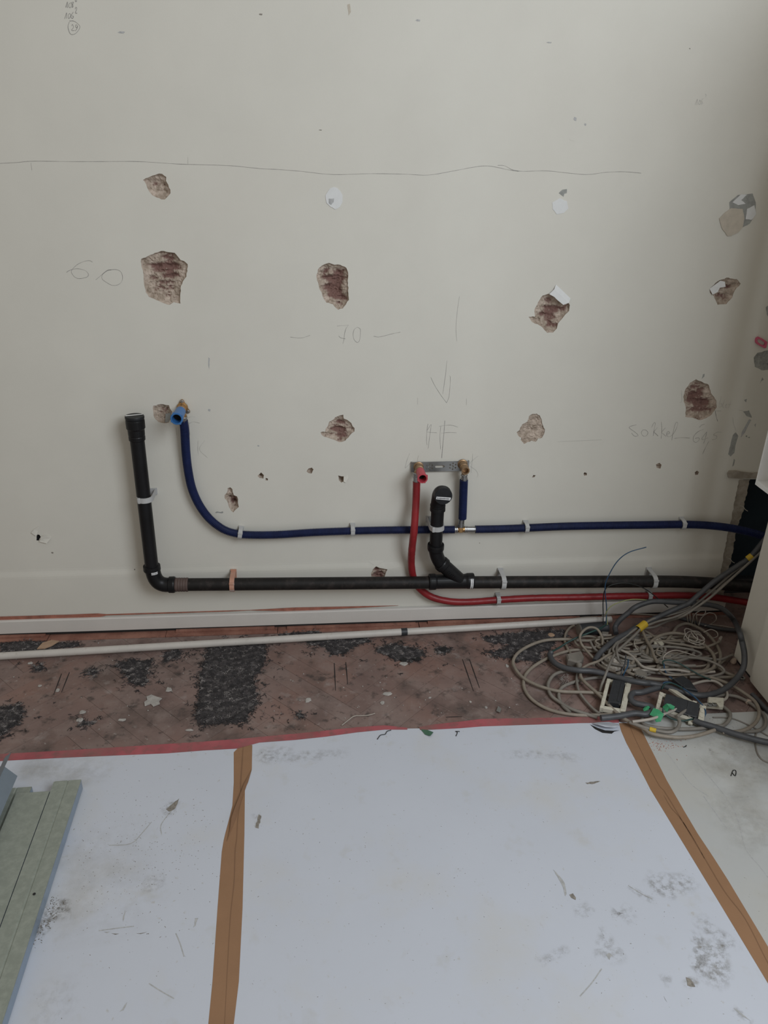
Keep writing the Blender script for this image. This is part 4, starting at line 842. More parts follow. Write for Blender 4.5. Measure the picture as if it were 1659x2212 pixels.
# tee
tc = W(994.5, 1143.5, HB); tee = empty('tee_fitting', tc - Vector((0, 0, .012))); tag(tee, 'brass tee with steel press sleeves joining the blue hoses', 'fitting')
tl_, tr_, tu = W(981, 1144, HB), W(1028, 1143.5, HB), W(998, 1119, .024)
mb = MB(); mb.tube([tc + (tl_ - tc) * .6, tc + (tr_ - tc) * .3], .0088, 18); mb.tube([tc, tc + (tu - tc) * .35], .0085, 18); mb.bevbox(tc, (.009, 0, 0), (0, .0098, 0), (0, 0, .0095), .35); mb.build('brass_body', M['brass'], tee)
for a, b in ((tc + (tl_ - tc) * .45, tl_ + Vector((-.008, 0, 0))), (tc + (tr_ - tc) * .25, tr_ + Vector((.006, 0, 0))), (tc + (tu - tc) * .25, tu + Vector((0, 0, .006)))):
    Ls = (b - a).length; mb = MB(); mb.lathe(a, b, [(0, .0085), (.0005, .0108), (.004, .0108), (.0045, .0090), (.007, .0090), (.0075, .0106), (.0105, .0106), (.011, .0094), (Ls * .7, .0094), (Ls * .72, .0086), (Ls, .0086)], 20); mb.build('press_sleeve', M['steel'], tee)

# ------------------------------------------------------------------ pink ring on the wall
pr2 = wall2(crop(1580, 640, 10.05, [(505,950),(520,900),(570,872),(640,905),(765,985),(735,1110),(700,1120),(620,1080),(530,1025),(508,990)]))
pin = wall2(crop(1580, 640, 10.05, [(540,945),(560,918),(640,950),(712,1000),(715,1030),(690,1062),(620,1035),(550,985)]))
v, f = cdt([pr2, pin], [], lambda c: inside(c, pr2) and not inside(c, pin)); mb = MB()
mb.add([(x, -.006, z) for x, z in v], [t[::-1] for t in f])
for h in (pr2, pin):
    n = len(h); mb.add([(x, 0, z) for x, z in h] + [(x, -.006, z) for x, z in h], [(i, (i + 1) % n, (i + 1) % n + n, i + n) for i in range(n)])
tag(mb.build('plastic_ring', M['pink']), 'small pink plastic loop on the wall at far right', 'plastic loop')

# ------------------------------------------------------------------ tall white cabinet and metal channel at right
ca = F(1583, 1424, .0); cb_ = F(1659, 1517, .0)
ca.z = cb_.z = 0; dirc = (cb_ - ca).normalized(); nrm = Vector((-dirc.y, dirc.x, 0))
if nrm.x < 0: nrm = -nrm
cab = empty('cabinet', ca); tag(cab, 'tall off-white cabinet side standing at the right edge', 'cabinet')
LC, HC, TH = .80, 2.05, .45
mb = MB(); mb.bevbox(ca + dirc * (LC / 2) + nrm * (TH / 2) + Vector((0, 0, HC / 2 + .012)), dirc * LC / 2, nrm * TH / 2, (0, 0, HC / 2), .004); mb.build('side_panel', M['cabinet'], cab)
mb = MB(); mb.box(ca + dirc * (LC / 2) + nrm * (TH / 2 + .006) + Vector((0, 0, .0065)), dirc * (LC / 2 - .006), nrm * TH / 2, (0, 0, .0065)); mb.build('plinth', M['insert'], cab)
pa = F(1626, 1480, 0); t0 = (pa - ca).dot(dirc)
mb = MB(); mb.bevbox(ca + dirc * (t0 + .35) - nrm * .010 + Vector((0, 0, .28)), dirc * .35, nrm * .0095, (0, 0, .26), .02); mb.build('lower_panel', M['cabinet'], cab)
# channel
cl = .15; q0 = W(1629, 1043, .0)
def ch_pt(px, py): # on the plane of the cabinet side, stood off by 60 mm
    r = ray(px, py); o_ = ca - nrm * .055 + dirc * 0; tt = (o_ - CPOS).dot(nrm) / r.dot(nrm); return CPOS + r * tt
cq = ch_pt(1641, 1046); chn = empty('metal_channel', cq); tag(chn, 'white enamelled metal channel hanging at the right edge', 'metal channel')
cw = .16; chh = 1.0; bx_ = cq + dirc * (cw / 2) + nrm * .006
mb = MB(); mb.box(bx_ + nrm * .018 + Vector((0, 0, chh / 2)), dirc * cw / 2, nrm * .0012, (0, 0, chh / 2)); mb.build('back', M['cabinet'], chn)
for s in (-1, 1):
    mb = MB(); mb.box(bx_ + dirc * s * (cw / 2 - .003) + Vector((0, 0, chh / 2)), dirc * .003, nrm * .02, (0, 0, chh / 2)); mb.build('flange', M['whitemetal'], chn)
mb = MB(); mb.bevbox(bx_ + Vector((0, 0, .006)), dirc * cw / 2, nrm * .02, (0, 0, .007), .1); mb.build('end_cap', M['whitemetal'], chn)
mb = MB(); mb.tube([bx_ + dirc * .01 + nrm * .008 + Vector((0, 0, .014)), bx_ + dirc * .01 + nrm * .008 + Vector((0, 0, chh))], .016, 20); mb.build('tube', M['aluminium'], chn)
mb = MB(); mb.lathe(bx_ - dirc * .045 + nrm * .0165 + Vector((0, 0, .045)), bx_ - dirc * .045 + nrm * .0165 + Vector((0, 0, .045)) - nrm, [(0, .003), (.001, .003), (.0012, .0001)], 10); mb.build('screw', M['ink'], chn)
mb = MB(); mb.box(bx_ + nrm * .034 + Vector((0, 0, .5)), dirc * .02, nrm * .0145, (0, 0, .012)); mb.build('mount', M['zinc'], chn)

# ------------------------------------------------------------------ white conduit lying along the wall
z0 = .0170
cond = empty('conduit_pipe', F(600, 1388, 0)); tag(cond, 'long grey-white plastic conduit lying along the foot of the wall', 'conduit')
c0_, c1_ = F(-60, 1421, z0), F(1320, 1338, z0); j0 = F(872, 1362, z0); tj = (j0 - c0_).dot((c1_ - c0_).normalized()) / (c1_ - c0_).length
dc = (c1_ - c0_).normalized(); jm = c0_.lerp(c1_, tj)
mb = MB(); mb.tube([c0_, jm], .0118, 18); mb.build('tube', M['conduit'], cond)
mb = MB(); mb.tube([jm, c1_], .0115, 18, False); mb.lathe(c1_ - dc * .02, c1_, [(.02, .0115), (.0202, .0095), (0, .0092), (0, .0001)], 18); mb.build('tube', M['conduit'], cond)
mb = MB(); mb.lathe(jm - dc * .010, jm, [(0, .0118), (.0005, .0128), (.020, .0128), (.0205, .0118)], 20); mb.build('black_band', M['insert'], cond)

# ------------------------------------------------------------------ felt remnants
def felt(outline, label, th=.006, nf=900, seed=1, z=.0, sparse=False):
    rnd = random.Random(seed); o2 = [(F(x, y, 0).x, F(x, y, 0).y) for x, y in outline]; random.seed(seed); oj = jag(o2, .005, .009); random.seed(seed + 50)
    xs = [p[0] for p in oj]; ys_ = [p[1] for p in oj]; ex = []; st = .011
    x = min(xs)
    while x < max(xs):
        y = min(ys_)
        while y < max(ys_):
            p = (x + rnd.uniform(-.4, .4) * st, y + rnd.uniform(-.4, .4) * st)
            if inside(p, oj) and segdist(p, oj) > .003: ex.append(p)
            y += st
        x += st
    v, f = cdt([oj], ex, lambda c: inside(c, oj)); mb = MB(); P = []
    for a, b in v:
        d_ = segdist((a, b), oj); t = min(1, d_ / .012); P.append((a, b, z + .0006 + th * t * (.55 + .45 * noise.noise(Vector((a * 70, b * 70, seed))))))
    mb.add(P, f); n = len(oj); mb.add([(a, b, z + .0006) for a, b in oj] + [(a, b, z - .001) for a, b in oj], [(i, i + n, (i + 1) % n + n, (i + 1) % n) for i in range(n)])
    o = mb.build('felt_remnant', M['felt'])
    fb = MB(); cntf = 0
    while cntf < nf:
        p = (rnd.uniform(min(xs) - .008, max(xs) + .008), rnd.uniform(min(ys_) - .008, max(ys_) + .008))
        ins = inside(p, oj)
        if not ins and (segdist(p, oj) > .008 or rnd.random() > .35): continue
        cntf += 1; a = rnd.uniform(0, 6.3); L = rnd.uniform(.005, .013); k = rnd.uniform(-2.2, 2.2); q = Vector((p[0], p[1], z + (th * .6 if ins else .001))); pts = [q.copy()]
        for s in range(4):
            a += k / 4; q = q + Vector((math.cos(a), math.sin(a), rnd.uniform(-.1, .28))) * L / 4; q.z = max(q.z, z + .0012); pts.append(q.copy())
        fb.tube(pts, rnd.uniform(.0004, .0008), 3, False)
    fo = fb.build('fibres', M['fibre'], o); fo['kind'] = 'stuff'
    fb = MB(); mx, my = sum(xs) / len(xs), sum(ys_) / len(ys_)                  # loose shreds torn off around the patch
    for i in range(int(nf * .09)):
        e = rnd.choice(oj); sg = rnd.choice((.005, .010, .028)); q = Vector((e[0] + rnd.gauss(0, sg * 1.6), min(e[1] + rnd.gauss(0, sg), -.06), z + .0014)); a = rnd.uniform(0, 6.3)
        for j in range(rnd.choice((1, 2, 4, 7))):
            p = q + Vector((rnd.gauss(0, .004), rnd.gauss(0, .003), 0)); pts = [p.copy()]; a = rnd.uniform(0, 6.3); L = rnd.uniform(.004, .012)
            for k in range(3): a += rnd.uniform(-.7, .7); p = p + Vector((math.cos(a), math.sin(a), rnd.uniform(-.05, .12))) * L / 3; p.z = max(p.z, z + .001); pts.append(p.copy())
            fb.tube(pts, rnd.uniform(.0005, .0011), 3, False)
    fo = fb.build('shreds', M['felt'], o); fo['kind'] = 'stuff'
    tag(o, label, 'felt', 'black felt remnants stuck to the floor'); return o
felt([(450,1397),(500,1393),(560,1392),(575,1394),(571,1430),(563,1450),(548,1462),(553,1490),(557,1520),(535,1545),(530,1560),(480,1561),(440,1565),(424,1562),(426,1540),(429,1500),(430,1470),(440,1430)], 'large oblong of black felt stuck to the floor under the conduit', .008, 3200, 11)
felt([(-20,1533),(20,1528),(45,1524),(52,1535),(45,1555),(30,1570),(10,1585),(-20,1600)], 'black felt remnant at the left edge above the studs', .006, 900, 12)
felt([(248,1440),(262,1430),(285,1426),(310,1430),(328,1428),(322,1445),(314,1460),(322,1472),(312,1482),(290,1478),(276,1468),(272,1455),(262,1448)], 'small T-shaped black felt scrap left of the large oblong', .005, 800, 13)
felt([(0,1392),(60,1382),(110,1388),(170,1387),(172,1396),(120,1402),(60,1412),(0,1412)], 'thin black felt fluff behind the conduit at far left', .003, 500, 14)
felt([(360,1408),(385,1402),(392,1412),(370,1425),(352,1432),(355,1420)], 'small black felt tuft touching the large oblong', .003, 260, 15)
felt([(655,1385),(700,1380),(745,1382),(790,1376),(800,1386),(770,1392),(745,1412),(720,1414),(700,1396),(668,1392)], 'thin black felt shred just below the conduit in the middle', .003, 700, 16)
felt([(812,1402),(840,1393),(870,1396),(905,1404),(915,1414),(900,1428),(880,1430),(850,1425),(838,1416),(815,1410)], 'torn black felt patch at a hole right of the middle', .005, 800, 17)
felt([(938,1402),(960,1398),(972,1402),(962,1412),(945,1412)], 'tiny black felt patch right of the torn one', .004, 160, 18)
felt([(1040,1378),(1090,1370),(1150,1364),(1220,1362),(1230,1374),(1200,1385),(1190,1402),(1165,1412),(1170,1430),(1120,1425),(1075,1418),(1050,1410),(1090,1402),(1100,1392),(1060,1388)], 'wide black felt patch beside the cable pile', .004, 1500, 19)
felt([(600,1372),(640,1366),(690,1362),(692,1370),(640,1376),(602,1380)], 'thin black felt fluff between conduit and wall', .002, 260, 20)
felt([(186,1452),(200,1444),(212,1450),(206,1460)], 'small black felt tuft on the left floor', .003, 120, 21)
felt([(175,1555),(205,1560),(200,1566),(174,1568)], 'small dark felt thread heap on the left floor', .002, 100, 22)
felt([(70,1440),(92,1434),(96,1444),(80,1450)], 'small black felt tuft under the conduit at left', .003, 120, 23)
felt([(640,1545),(652,1540),(658,1548),(646,1552)], 'small frayed tuft near the red tape', .002, 80, 24)
# torn dark holes in the floor beside the felt
for pts in ([(862,1427),(872,1424),(880,1428),(872,1432)], [(945,1404),(962,1400),(968,1405),(955,1410)], [(890,1426),(905,1422),(912,1428),(900,1430)]):
    p2 = jag([(F(x, y, .001).x, F(x, y, .001).y) for x, y in pts], .002, .006); mb = MB(); mb.prism([(x, y, .0060) for x, y in p2], (0, 0, .0004)); mb.build('gouge', M['dark'], floor)

# ------------------------------------------------------------------ plaster chips and rubble
def chip(px, py, w, h, label, m='chip', th=.003, z=.0008, name='plaster_chip', cat='plaster chip', grp='plaster chips on the old floor', seed=0):
    rnd = random.Random(px * 7 + py); c = F(px, py, 0); sx = w / 2 * (F(px + 1, py, 0) - c).length; sy = h / 2 * (F(px, py + 1, 0) - c).length
    n = 8; q = []
    for i in range(n):
        a = i * math.tau / n + rnd.uniform(-.25, .25); k = rnd.uniform(.7, 1.1); q.append((c.x + math.cos(a) * sx * k, c.y + math.sin(a) * sy * k))
    mb = MB(); lo_ = [Vector((x, y, z)) for x, y in q]; hi_ = [Vector((c.x + (x - c.x) * .8, c.y + (y - c.y) * .8, z + th * rnd.uniform(.6, 1.1))) for x, y in q]; top = Vector((c.x, c.y, z + th * 1.15))
    mb.add(lo_ + hi_ + [top], [(i, (i + 1) % n, (i + 1) % n + n, i + n) for i in range(n)] + [(i + n, (i + 1) % n + n, 2 * n) for i in range(n)] + [tuple(range(n))[::-1]])
    return tag(mb.build(name, M[m]), label, cat, grp)
for px, py, w, h, lb_ in ((365, 1490, 16, 13, 'round pale plaster flake right of the largest flake'), (178, 1539, 17, 8, 'flat pale flake, upper of two left of the largest flake'),
                         (171, 1556, 18, 11, 'flat pale flake, lower of two left of the largest flake'), (86, 1482, 10, 5, 'small white flake under the conduit at far left'), (124, 1492, 10, 9, 'small grey flake near far left'),
                         (836, 1499, 24, 9, 'white plaster crumb smear in the middle of the floor'), (826, 1519, 11, 10, 'small white crumb below the white smear'), (1050, 1529, 8, 6, 'white crumb near the right red tape'),
                         (872, 1434, 20, 9, 'white plaster dust at the torn felt patch'), (453, 1464, 13, 10, 'brown chip lying on the large felt oblong'), (665, 1513, 16, 12, 'faint chalky flake left of middle'),
                         (264, 1556, 22, 6, 'thin chalky flake in front of the felt'), (410, 1578, 22, 5, 'thin pale streak chip near the red tape'), (1016, 1517, 6, 5, 'tiny white crumb right of the saw cuts'), (928, 1508, 8, 4, 'tiny pale crumb left of the saw cuts'),
                         (66, 1433, 12, 6, 'pale splinter chip in front of conduit at left'), (1095, 1439, 9, 8, 'small white crumb left of the cable loops')):
    th = .0022; chip(px, py, w, h, lb_, 'chip', th)
sp = MB(); sp.prism([F(*p, .001) for p in crop(0, 1260, 2.765, [(865,735),(862,712),(880,700),(875,680),(905,668),(935,680),(968,690),(950,705),(955,722),(915,738),(900,722)])], (0, 0, .0025)); tag(sp.build('plaster_chip', M['chip']), 'largest pale arrow-shaped plaster flake on the left floor', 'plaster chip', 'plaster chips on the old floor')
for i in range(70):
    px, py = random.uniform(0, 1130), random.uniform(1385, 1590)
    if 425 < px < 575 and py < 1566: continue
    if py > 1625 - px * .05 - 30: continue
    chip(px, py, random.uniform(2, 4), random.uniform(1.2, 2.6), 'tiny pale plaster crumb scattered on the old floor', 'chip', .0015, name='plaster_crumb', cat='crumb', grp='tiny crumbs on the old floor')
for (px, py, L, a) in ((1030, 1537, 12, 1.2), (100, 1390, 40, .3), (115, 1398, 46, -.2)):
    pass
sp = MB(); sp.prism([F(*p, .004) for p in ((80,1403),(92,1390),(112,1384),(128,1386),(112,1396),(96,1402))], (0, 0, .003)); tag(sp.build('plaster_shard', M['wood']), 'pale brown torn shard behind the conduit at left', 'shard')
sp = MB(); sp.prism([F(*p, .004) for p in ((1076,1526),(1083,1532),(1080,1540),(1072,1537))], (0, 0, .002)); tag(sp.build('metal_scrap', M['zinc']), 'small folded grey scrap near the right red tape', 'scrap')
sp = MB(); sp.tube(smooth([F(*p, .0025) for p in ((738,1567),(752,1556),(765,1547),(780,1546),(795,1545),(810,1541))], 5), .0014, 6); tag(sp.build('string', M['cthin']), 'short off-white string on the floor by the red tape', 'string')
sp = MB(); ps = [F(*p, TOPZ) for p in crop(560, 1260, 2.765, [(965,875),(1005,885),(1040,892),(1022,920),(990,905)])]; sp.prism([p + Vector((0, 0, .001 + .004 * (i % 2))) for i, p in enumerate(ps)], (0, 0, .0007)); tag(sp.build('green_scrap', M['leaf']), 'small dark green scrap lying at the top of the middle board', 'scrap')
for ln, lb_ in (([(815,1597),(822,1588),(832,1586),(836,1580),(845,1577)], 'dark fluff thread on the middle board left of the green scrap'), ([(985,1590),(988,1582),(984,1580),(993,1580)], 'dark fluff thread on the middle board right of the green scrap'),
                ([(1579,1676),(1584,1664),(1590,1666),(1588,1676),(1581,1668)], 'dark curled thread on the right board'), ([(1476,1614),(1480,1613),(1483,1610)], 'short dark curl near the red dust')):
    sp = MB(); sp.tube(smooth([F(x, y, TOPZ + .0012) for x, y in ln], 5), .0011, 5); tag(sp.build('fluff_thread', M['wblack']), lb_, 'thread')
def rock(px, py, w, hgt, label, m='rubble', name='plaster_lump', cat='rubble', z=0, sub=2):
    c = F(px, py, z); s = w / 2 * (F(px + 1, py, z) - c).length; mb = MB(); vs = []; fs = []; nl, nm = 5, 10
    for i in range(nl + 1):
        for k in range(nm):
            th = math.pi * i / nl; a = k * math.tau / nm; p = Vector((math.sin(th) * math.cos(a) * s, math.sin(th) * math.sin(a) * s, (math.cos(th) * .5 + .45) * hgt)); p *= 1 + .35 * noise.noise(p * 55 + c * 9)
            p.z = max(p.z, 0); vs.append(c + p)
    fs = [(i * nm + k, i * nm + (k + 1) % nm, (i + 1) * nm + (k + 1) % nm, (i + 1) * nm + k) for i in range(nl) for k in range(nm)]
    mb.add(vs, [f[::-1] for f in fs]); return tag(mb.build(name, M[m]), label, cat)
rock(1322, 1440, 52, .030, 'crumbly plaster lump in the cable pile behind the white socket frame')
rock(1583, 1434, 13, .022, 'small beige lump by the foot of the cabinet', 'stone')
rock(1614, 1520, 13, .020, 'beige lump among cables near the right board', 'stone')
rock(1190, 1373, 16, .006, 'flat pale brown chip on the felt left of the black can', 'wood', 'wood_chip', 'chip')
nt = F(1602, 1468, .0); mb = MB(); mb.lathe(nt, nt + Vector((0, 0, 1)), [(0, .005), (0, .010), (.008, .010), (.008, .005), (0, .005)], 6); tag(mb.build('hex_nut', M['zinc']), 'steel hex nut on the floor beside the cabinet', 'nut')

# ------------------------------------------------------------------ black can with wires
k0, k1 = F(1250, 1361, .021), F(1311, 1355, .021); dk = (k1 - k0).normalized(); LK = (k1 - k0).length
can = empty('black_can', (k0 + k1) / 2 - Vector((0, 0, .021))); tag(can, 'short black tube lying on its side, wires coming out, behind the cable pile', 'tube')
mb = MB(); mb.lathe(k0, k1, [(.03, .0002), (.03, .0195), (.002, .0198), (0, .0212), (.004, .0212), (LK - .006, .0208), (LK, .0195), (LK + .001, .0002)], 28); mb.build('body', M['insert'], can)
mb = MB(); mb.lathe(k0 - dk * .001, k1, [(0, .0002), (0, .0200), (.003, .0215), (.004, .0212)], 28); mb.build('end_disc', M['cgrey'], can)
def wire(pts, r, m, label, name='wire', cat='wire', group=None, seg=7, n=6):
    p = smooth([PT(q) for q in pts], n); o = MB().tube(p, r, seg).build(name, M[m]); return tag(o, label, cat, group)
wire([(1309,1347,.04),(1310,1330,-.09),(1310,1308,-.09),(1307,1267,-.09),(1317,1239,-.09),(1335,1211,-.09),(1359,1193,-.09),(1396,1182,-.09)], .0017, 'wblue', 'blue wire standing up in an arc from the black tube')
wire([(1303,1349,.04),(1303,1330,-.09),(1303,1294,-.09),(1310,1270,-.09),(1338,1260,-.09),(1370,1263,-.09),(1401,1277,-.09),(1443,1312,-.09)], .0017, 'wblack', 'black wire arching over from the black tube')
wire([(1312,1349,.04),(1311,1335,-.09),(1310,1322,-.09),(1324,1307,-.09),(1356,1296,-.09),(1384,1295,-.09),(1413,1299,-.09)], .0017, 'wgreen', 'green-yellow wire bending right from the black tube')

# ------------------------------------------------------------------ cables
def clear_cabinet(p, r):                        # keep a cable in front of the cabinet side, never inside it
    for _ in range(200):
        d = p - ca
        if d.dot(nrm) < -(r + .021) or d.dot(dirc) < -r: break
        p = p + (CPOS - p).normalized() * .004
    return p
def cable(pts, r, m, label, group=None, h=.0, n=6):
    q = [(x, y, (z if z < 0 else z + r + h)) for x, y, z in pts]; P = [PT(a) for a in q]
    if max(a[0] for a in q) < 1640: P = [clear_cabinet(a, r) for a in P]
    o = MB().tube(smooth(P, n), r, 9).build('cable', M[m]); return tag(o, label, 'cable', group)
def fl_(pts, h=0.0): return [(x, y, h) for x, y in pts]
DK, BG, SM = .0088, .0052, .0042
cable(fl_([(1298,1551),(1320,1549),(1343,1546),(1370,1541),(1395,1543),(1410,1535),(1404,1526),(1385,1522),(1370,1518),(1362,1508),(1368,1497),(1384,1496),(1405,1490),(1427,1484)], .012), DK, 'cdark', 'dark grey cable with a hairpin bend in front of the green tape', None, .006)
cable([(1191,1408,.01),(1188,1416,.004),(1198,1432,.012),(1220,1443,.016),(1249,1448,.022),(1282,1450,.022),(1325,1461,.022),(1361,1470,.030),(1390,1475,.030),(1405,1476,.026),(1427,1480,.024),(1457,1489,.024),(1483,1497,.022),(1509,1502,.02),(1535,1500,.016),(1562,1490,.014),(1582,1475,.022),(1598,1457,.035),
       (1607,1438,.055),(1608,1412,.075),(1603,1386,.095),(1598,1367,.10),(1588,1344,-.155),(1575,1327,-.14),(1558,1314,-.125),(1535,1307,-.115),(1501,1304,-.11),(1457,1301,-.105),(1413,1299,-.105),(1387,1305,-.105),(1370,1313,-.11),(1358,1323,-.11),(1340,1338,-.115),(1329,1354,.02),(1331,1368,.012)], DK, 'cdark', 'long dark grey cable in the big standing loop round the whole pile')
cable([(1285,1428,.01),(1295,1412,.018),(1307,1400,.026),(1330,1381,.032),(1356,1367,.036),(1379,1352,.04),(1410,1338,.05),(1445,1322,-.13),(1475,1309,-.125),(1492,1300,-.12),(1542,1257,-.11),(1594,1222,-.11),(1621,1203,-.11),(1659,1157,-.11),(1700,1110,-.11)], DK, 'cdark', 'thick dark grey cable rising from the pile to the cabinet in a bundle')
cable(fl_([(1499,1556),(1513,1562),(1544,1571),(1579,1583),(1614,1593),(1659,1604),(1720,1612)], .012), DK, 'cdark', 'dark grey cable leaving the pile along the bottom to the right edge')
cable(fl_([(1466,1334),(1490,1341),(1509,1347),(1544,1356),(1570,1360),(1600,1362)], .004), .0065, 'cdark', 'dark brown-grey cable lying straight behind the pile')
cable(fl_([(1625,1500),(1640,1516),(1659,1535),(1690,1560)], .004), .0075, 'cdark', 'short dark cable at the foot of the cabinet')
cable([(1191,1408,.012),(1210,1398,.012),(1222,1390,.018),(1245,1378,.03),(1270,1368,.045),(1295,1358,.05),(1309,1350,.045)], .003, 'wdgreen', 'dark green wire from cable end to the black tube')
G = 'beige cables in the tangled pile'
cable(fl_([(1300,1379),(1270,1384),(1235,1382),(1217,1381),(1180,1383),(1150,1392),(1123,1407),(1110,1423),(1110,1439),(1126,1461),(1153,1477),(1184,1488),(1217,1494),(1280,1496),(1307,1501),(1334,1510),(1360,1519)], .008), BG, 'cbeige', 'beige cable making the outermost loop at the left of the pile')
cable(fl_([(1290,1408),(1278,1407),(1244,1404),(1208,1412),(1171,1428),(1144,1447),(1132,1466),(1133,1488),(1148,1510),(1175,1528),(1208,1539),(1253,1545),(1307,1544),(1340,1543),(1370,1538)], .001), BG, 'cbeige', 'beige cable making the second loop at the left, down to the red tape')
cable(fl_([(1330,1470),(1316,1465),(1289,1456),(1253,1451),(1220,1450),(1198,1457),(1186,1472),(1184,1486),(1191,1503),(1209,1517),(1235,1532),(1262,1541),(1290,1550)], .004), BG, 'cgrey', 'grey cable making the third loop at the left of the pile')
cable(fl_([(1310,1463),(1302,1463),(1271,1466),(1238,1474),(1217,1483),(1208,1494),(1208,1510),(1217,1526),(1231,1539)], .001), BG, 'cgrey', 'grey cable making the smallest inner loop left of the socket frame')
cable(fl_([(1249,1450),(1246,1462),(1246,1474),(1251,1494),(1264,1513),(1282,1532),(1296,1542)], .006), SM, 'cgrey', 'thin grey cable running down from the flat plug')
cable(fl_([(1253,1452),(1256,1465),(1271,1481),(1294,1501),(1311,1519),(1329,1537),(1352,1555),(1390,1574),(1405,1584),(1440,1591),(1475,1593),(1509,1588),(1544,1577)], .014), BG, 'cbeige', 'beige cable from the flat plug across the socket frame and along the bottom')
cable(fl_([(1300,1392),(1285,1398),(1271,1399),(1249,1394),(1242,1384),(1252,1376),(1278,1375),(1298,1384),(1320,1396),(1360,1402)], .016), SM, 'cbeige', 'beige cable curled low in front of the black tube')
cable([(1301,1394,.02),(1301,1378,.035),(1291,1360,.05),(1276,1355,.055),(1262,1361,.05),(1253,1374,.04),(1255,1389,.03),(1264,1402,.02),(1280,1420,.012),(1300,1440,.010),(1330,1452,.010)], SM, 'cbeige', 'beige cable in a round upright ring in front of the black tube')
cable(fl_([(1240,1351),(1230,1357),(1222,1369),(1220,1385),(1226,1401),(1238,1419),(1250,1430)], .003), SM, 'cbeige', 'beige cable curving left of the black tube')
cable([(1387,1354,.05),(1372,1371,.045),(1349,1392,.04),(1330,1410,.035),(1320,1428,.04),(1311,1450,.034),(1300,1479,.012),(1296,1495,.004)], SM, 'cgrey', 'grey cable hanging from the yellow tape down to the socket frame')
cable(fl_([(1336,1405),(1312,1416),(1293,1428),(1271,1436),(1256,1445)], .026), SM, 'cbeige', 'short beige cable leading into the flat plug from the right')
cable([(1381,1353,.045),(1367,1363,.045),(1347,1378,.035),(1334,1392,.03),(1333,1412,.04),(1345,1436,.016),(1390,1450,.012),(1440,1456,.012)], SM, 'cgrey', 'grey cable from the yellow tape round the plaster lump')
cable(fl_([(1386,1358),(1405,1370),(1422,1381),(1440,1388),(1475,1393),(1509,1399),(1527,1397),(1544,1391),(1553,1386)], .022), SM, 'cbeige', 'beige cable ending in a small plug at the right of the pile')
cable(fl_([(1386,1360),(1396,1382),(1408,1403),(1412,1416),(1420,1430)], .034), BG, 'cbeige', 'beige cable dropping straight from the yellow tape into the pile')
cable(fl_([(1398,1412),(1400,1400),(1405,1388),(1422,1375),(1448,1368),(1475,1370),(1506,1382),(1527,1398),(1541,1415),(1544,1433),(1537,1445),(1510,1452),(1470,1450)], .024), BG, 'cbeige', 'beige cable in a wide arch over the right of the pile')
cable(fl_([(1440,1385),(1455,1365),(1464,1353),(1483,1347),(1502,1353),(1523,1365),(1541,1384),(1553,1403),(1556,1421),(1549,1438),(1527,1448),(1492,1449),(1457,1442),(1414,1440),(1370,1446),(1330,1456)], .014), BG, 'cbeige', 'beige cable in the outer arch at the right of the pile')
cable(fl_([(1340,1378),(1370,1395),(1396,1412),(1422,1428),(1448,1436),(1475,1445),(1509,1457),(1544,1466),(1579,1480),(1610,1499),(1631,1516),(1640,1537),(1635,1557),(1619,1572),(1596,1580),(1560,1582)], .012), BG, 'cbeige', 'long beige cable crossing the pile and looping at the lower right')
cable(fl_([(1330,1400),(1343,1405),(1361,1414),(1375,1427),(1390,1441),(1420,1447),(1460,1447),(1490,1452)], .028), SM, 'cthin', 'off-white cable crossing the plaster lump to the right')
cable(fl_([(1400,1405),(1414,1408),(1448,1415),(1492,1419),(1527,1422),(1553,1425),(1570,1420),(1582,1415)], .02), SM, 'cgrey', 'straight beige cable pointing at the cabinet corner')
cable(fl_([(1520,1452),(1544,1443),(1562,1428),(1583,1414)], .008), SM, 'cbeige', 'short beige cable end reaching the cabinet corner')
cable(fl_([(1366,1448),(1405,1448),(1457,1447),(1492,1456),(1520,1453),(1544,1451)], .02), SM, 'cthin', 'pale cable with a cut end in the middle of the pile')
cable(fl_([(1540,1440),(1553,1445),(1570,1454),(1588,1462),(1562,1463),(1535,1462),(1500,1458)], .006), BG, 'cbeige', 'beige cable with a sharp bend near the hex nut')
cable(fl_([(1440,1542),(1462,1551),(1468,1562),(1461,1576),(1445,1582),(1417,1578),(1387,1570),(1360,1560)], .018), BG, 'cgrey', 'grey cable with yellow tape looping below the green tape')
cable(fl_([(1387,1548),(1389,1563),(1414,1571),(1457,1575),(1509,1574),(1544,1568),(1563,1567),(1576,1553),(1576,1539),(1563,1527)], .006), BG, 'cgrey', 'grey cable along the bottom turning up by the small socket')
cable(fl_([(1366,1559),(1390,1556),(1414,1551),(1448,1537),(1483,1525),(1510,1522),(1530,1522)], .026), SM, 'cthin', 'pale printed cable crossing over the green tape')
cable(fl_([(1462,1548),(1483,1534),(1506,1525),(1526,1521)], .028), SM, 'cgrey', 'short grey cable beside the pale printed cable')
cable(fl_([(1490,1480),(1518,1472),(1541,1471),(1558,1480),(1570,1496),(1569,1508),(1556,1516)], .012), SM, 'cthin', 'pale cable bowing over the dark standing loop into the small socket')
cable(fl_([(1530,1510),(1558,1502),(1588,1504),(1614,1515),(1635,1530),(1652,1549),(1652,1569),(1635,1579),(1605,1580)], .004), BG, 'cgrey', 'grey cable making the rightmost loop on the right board')
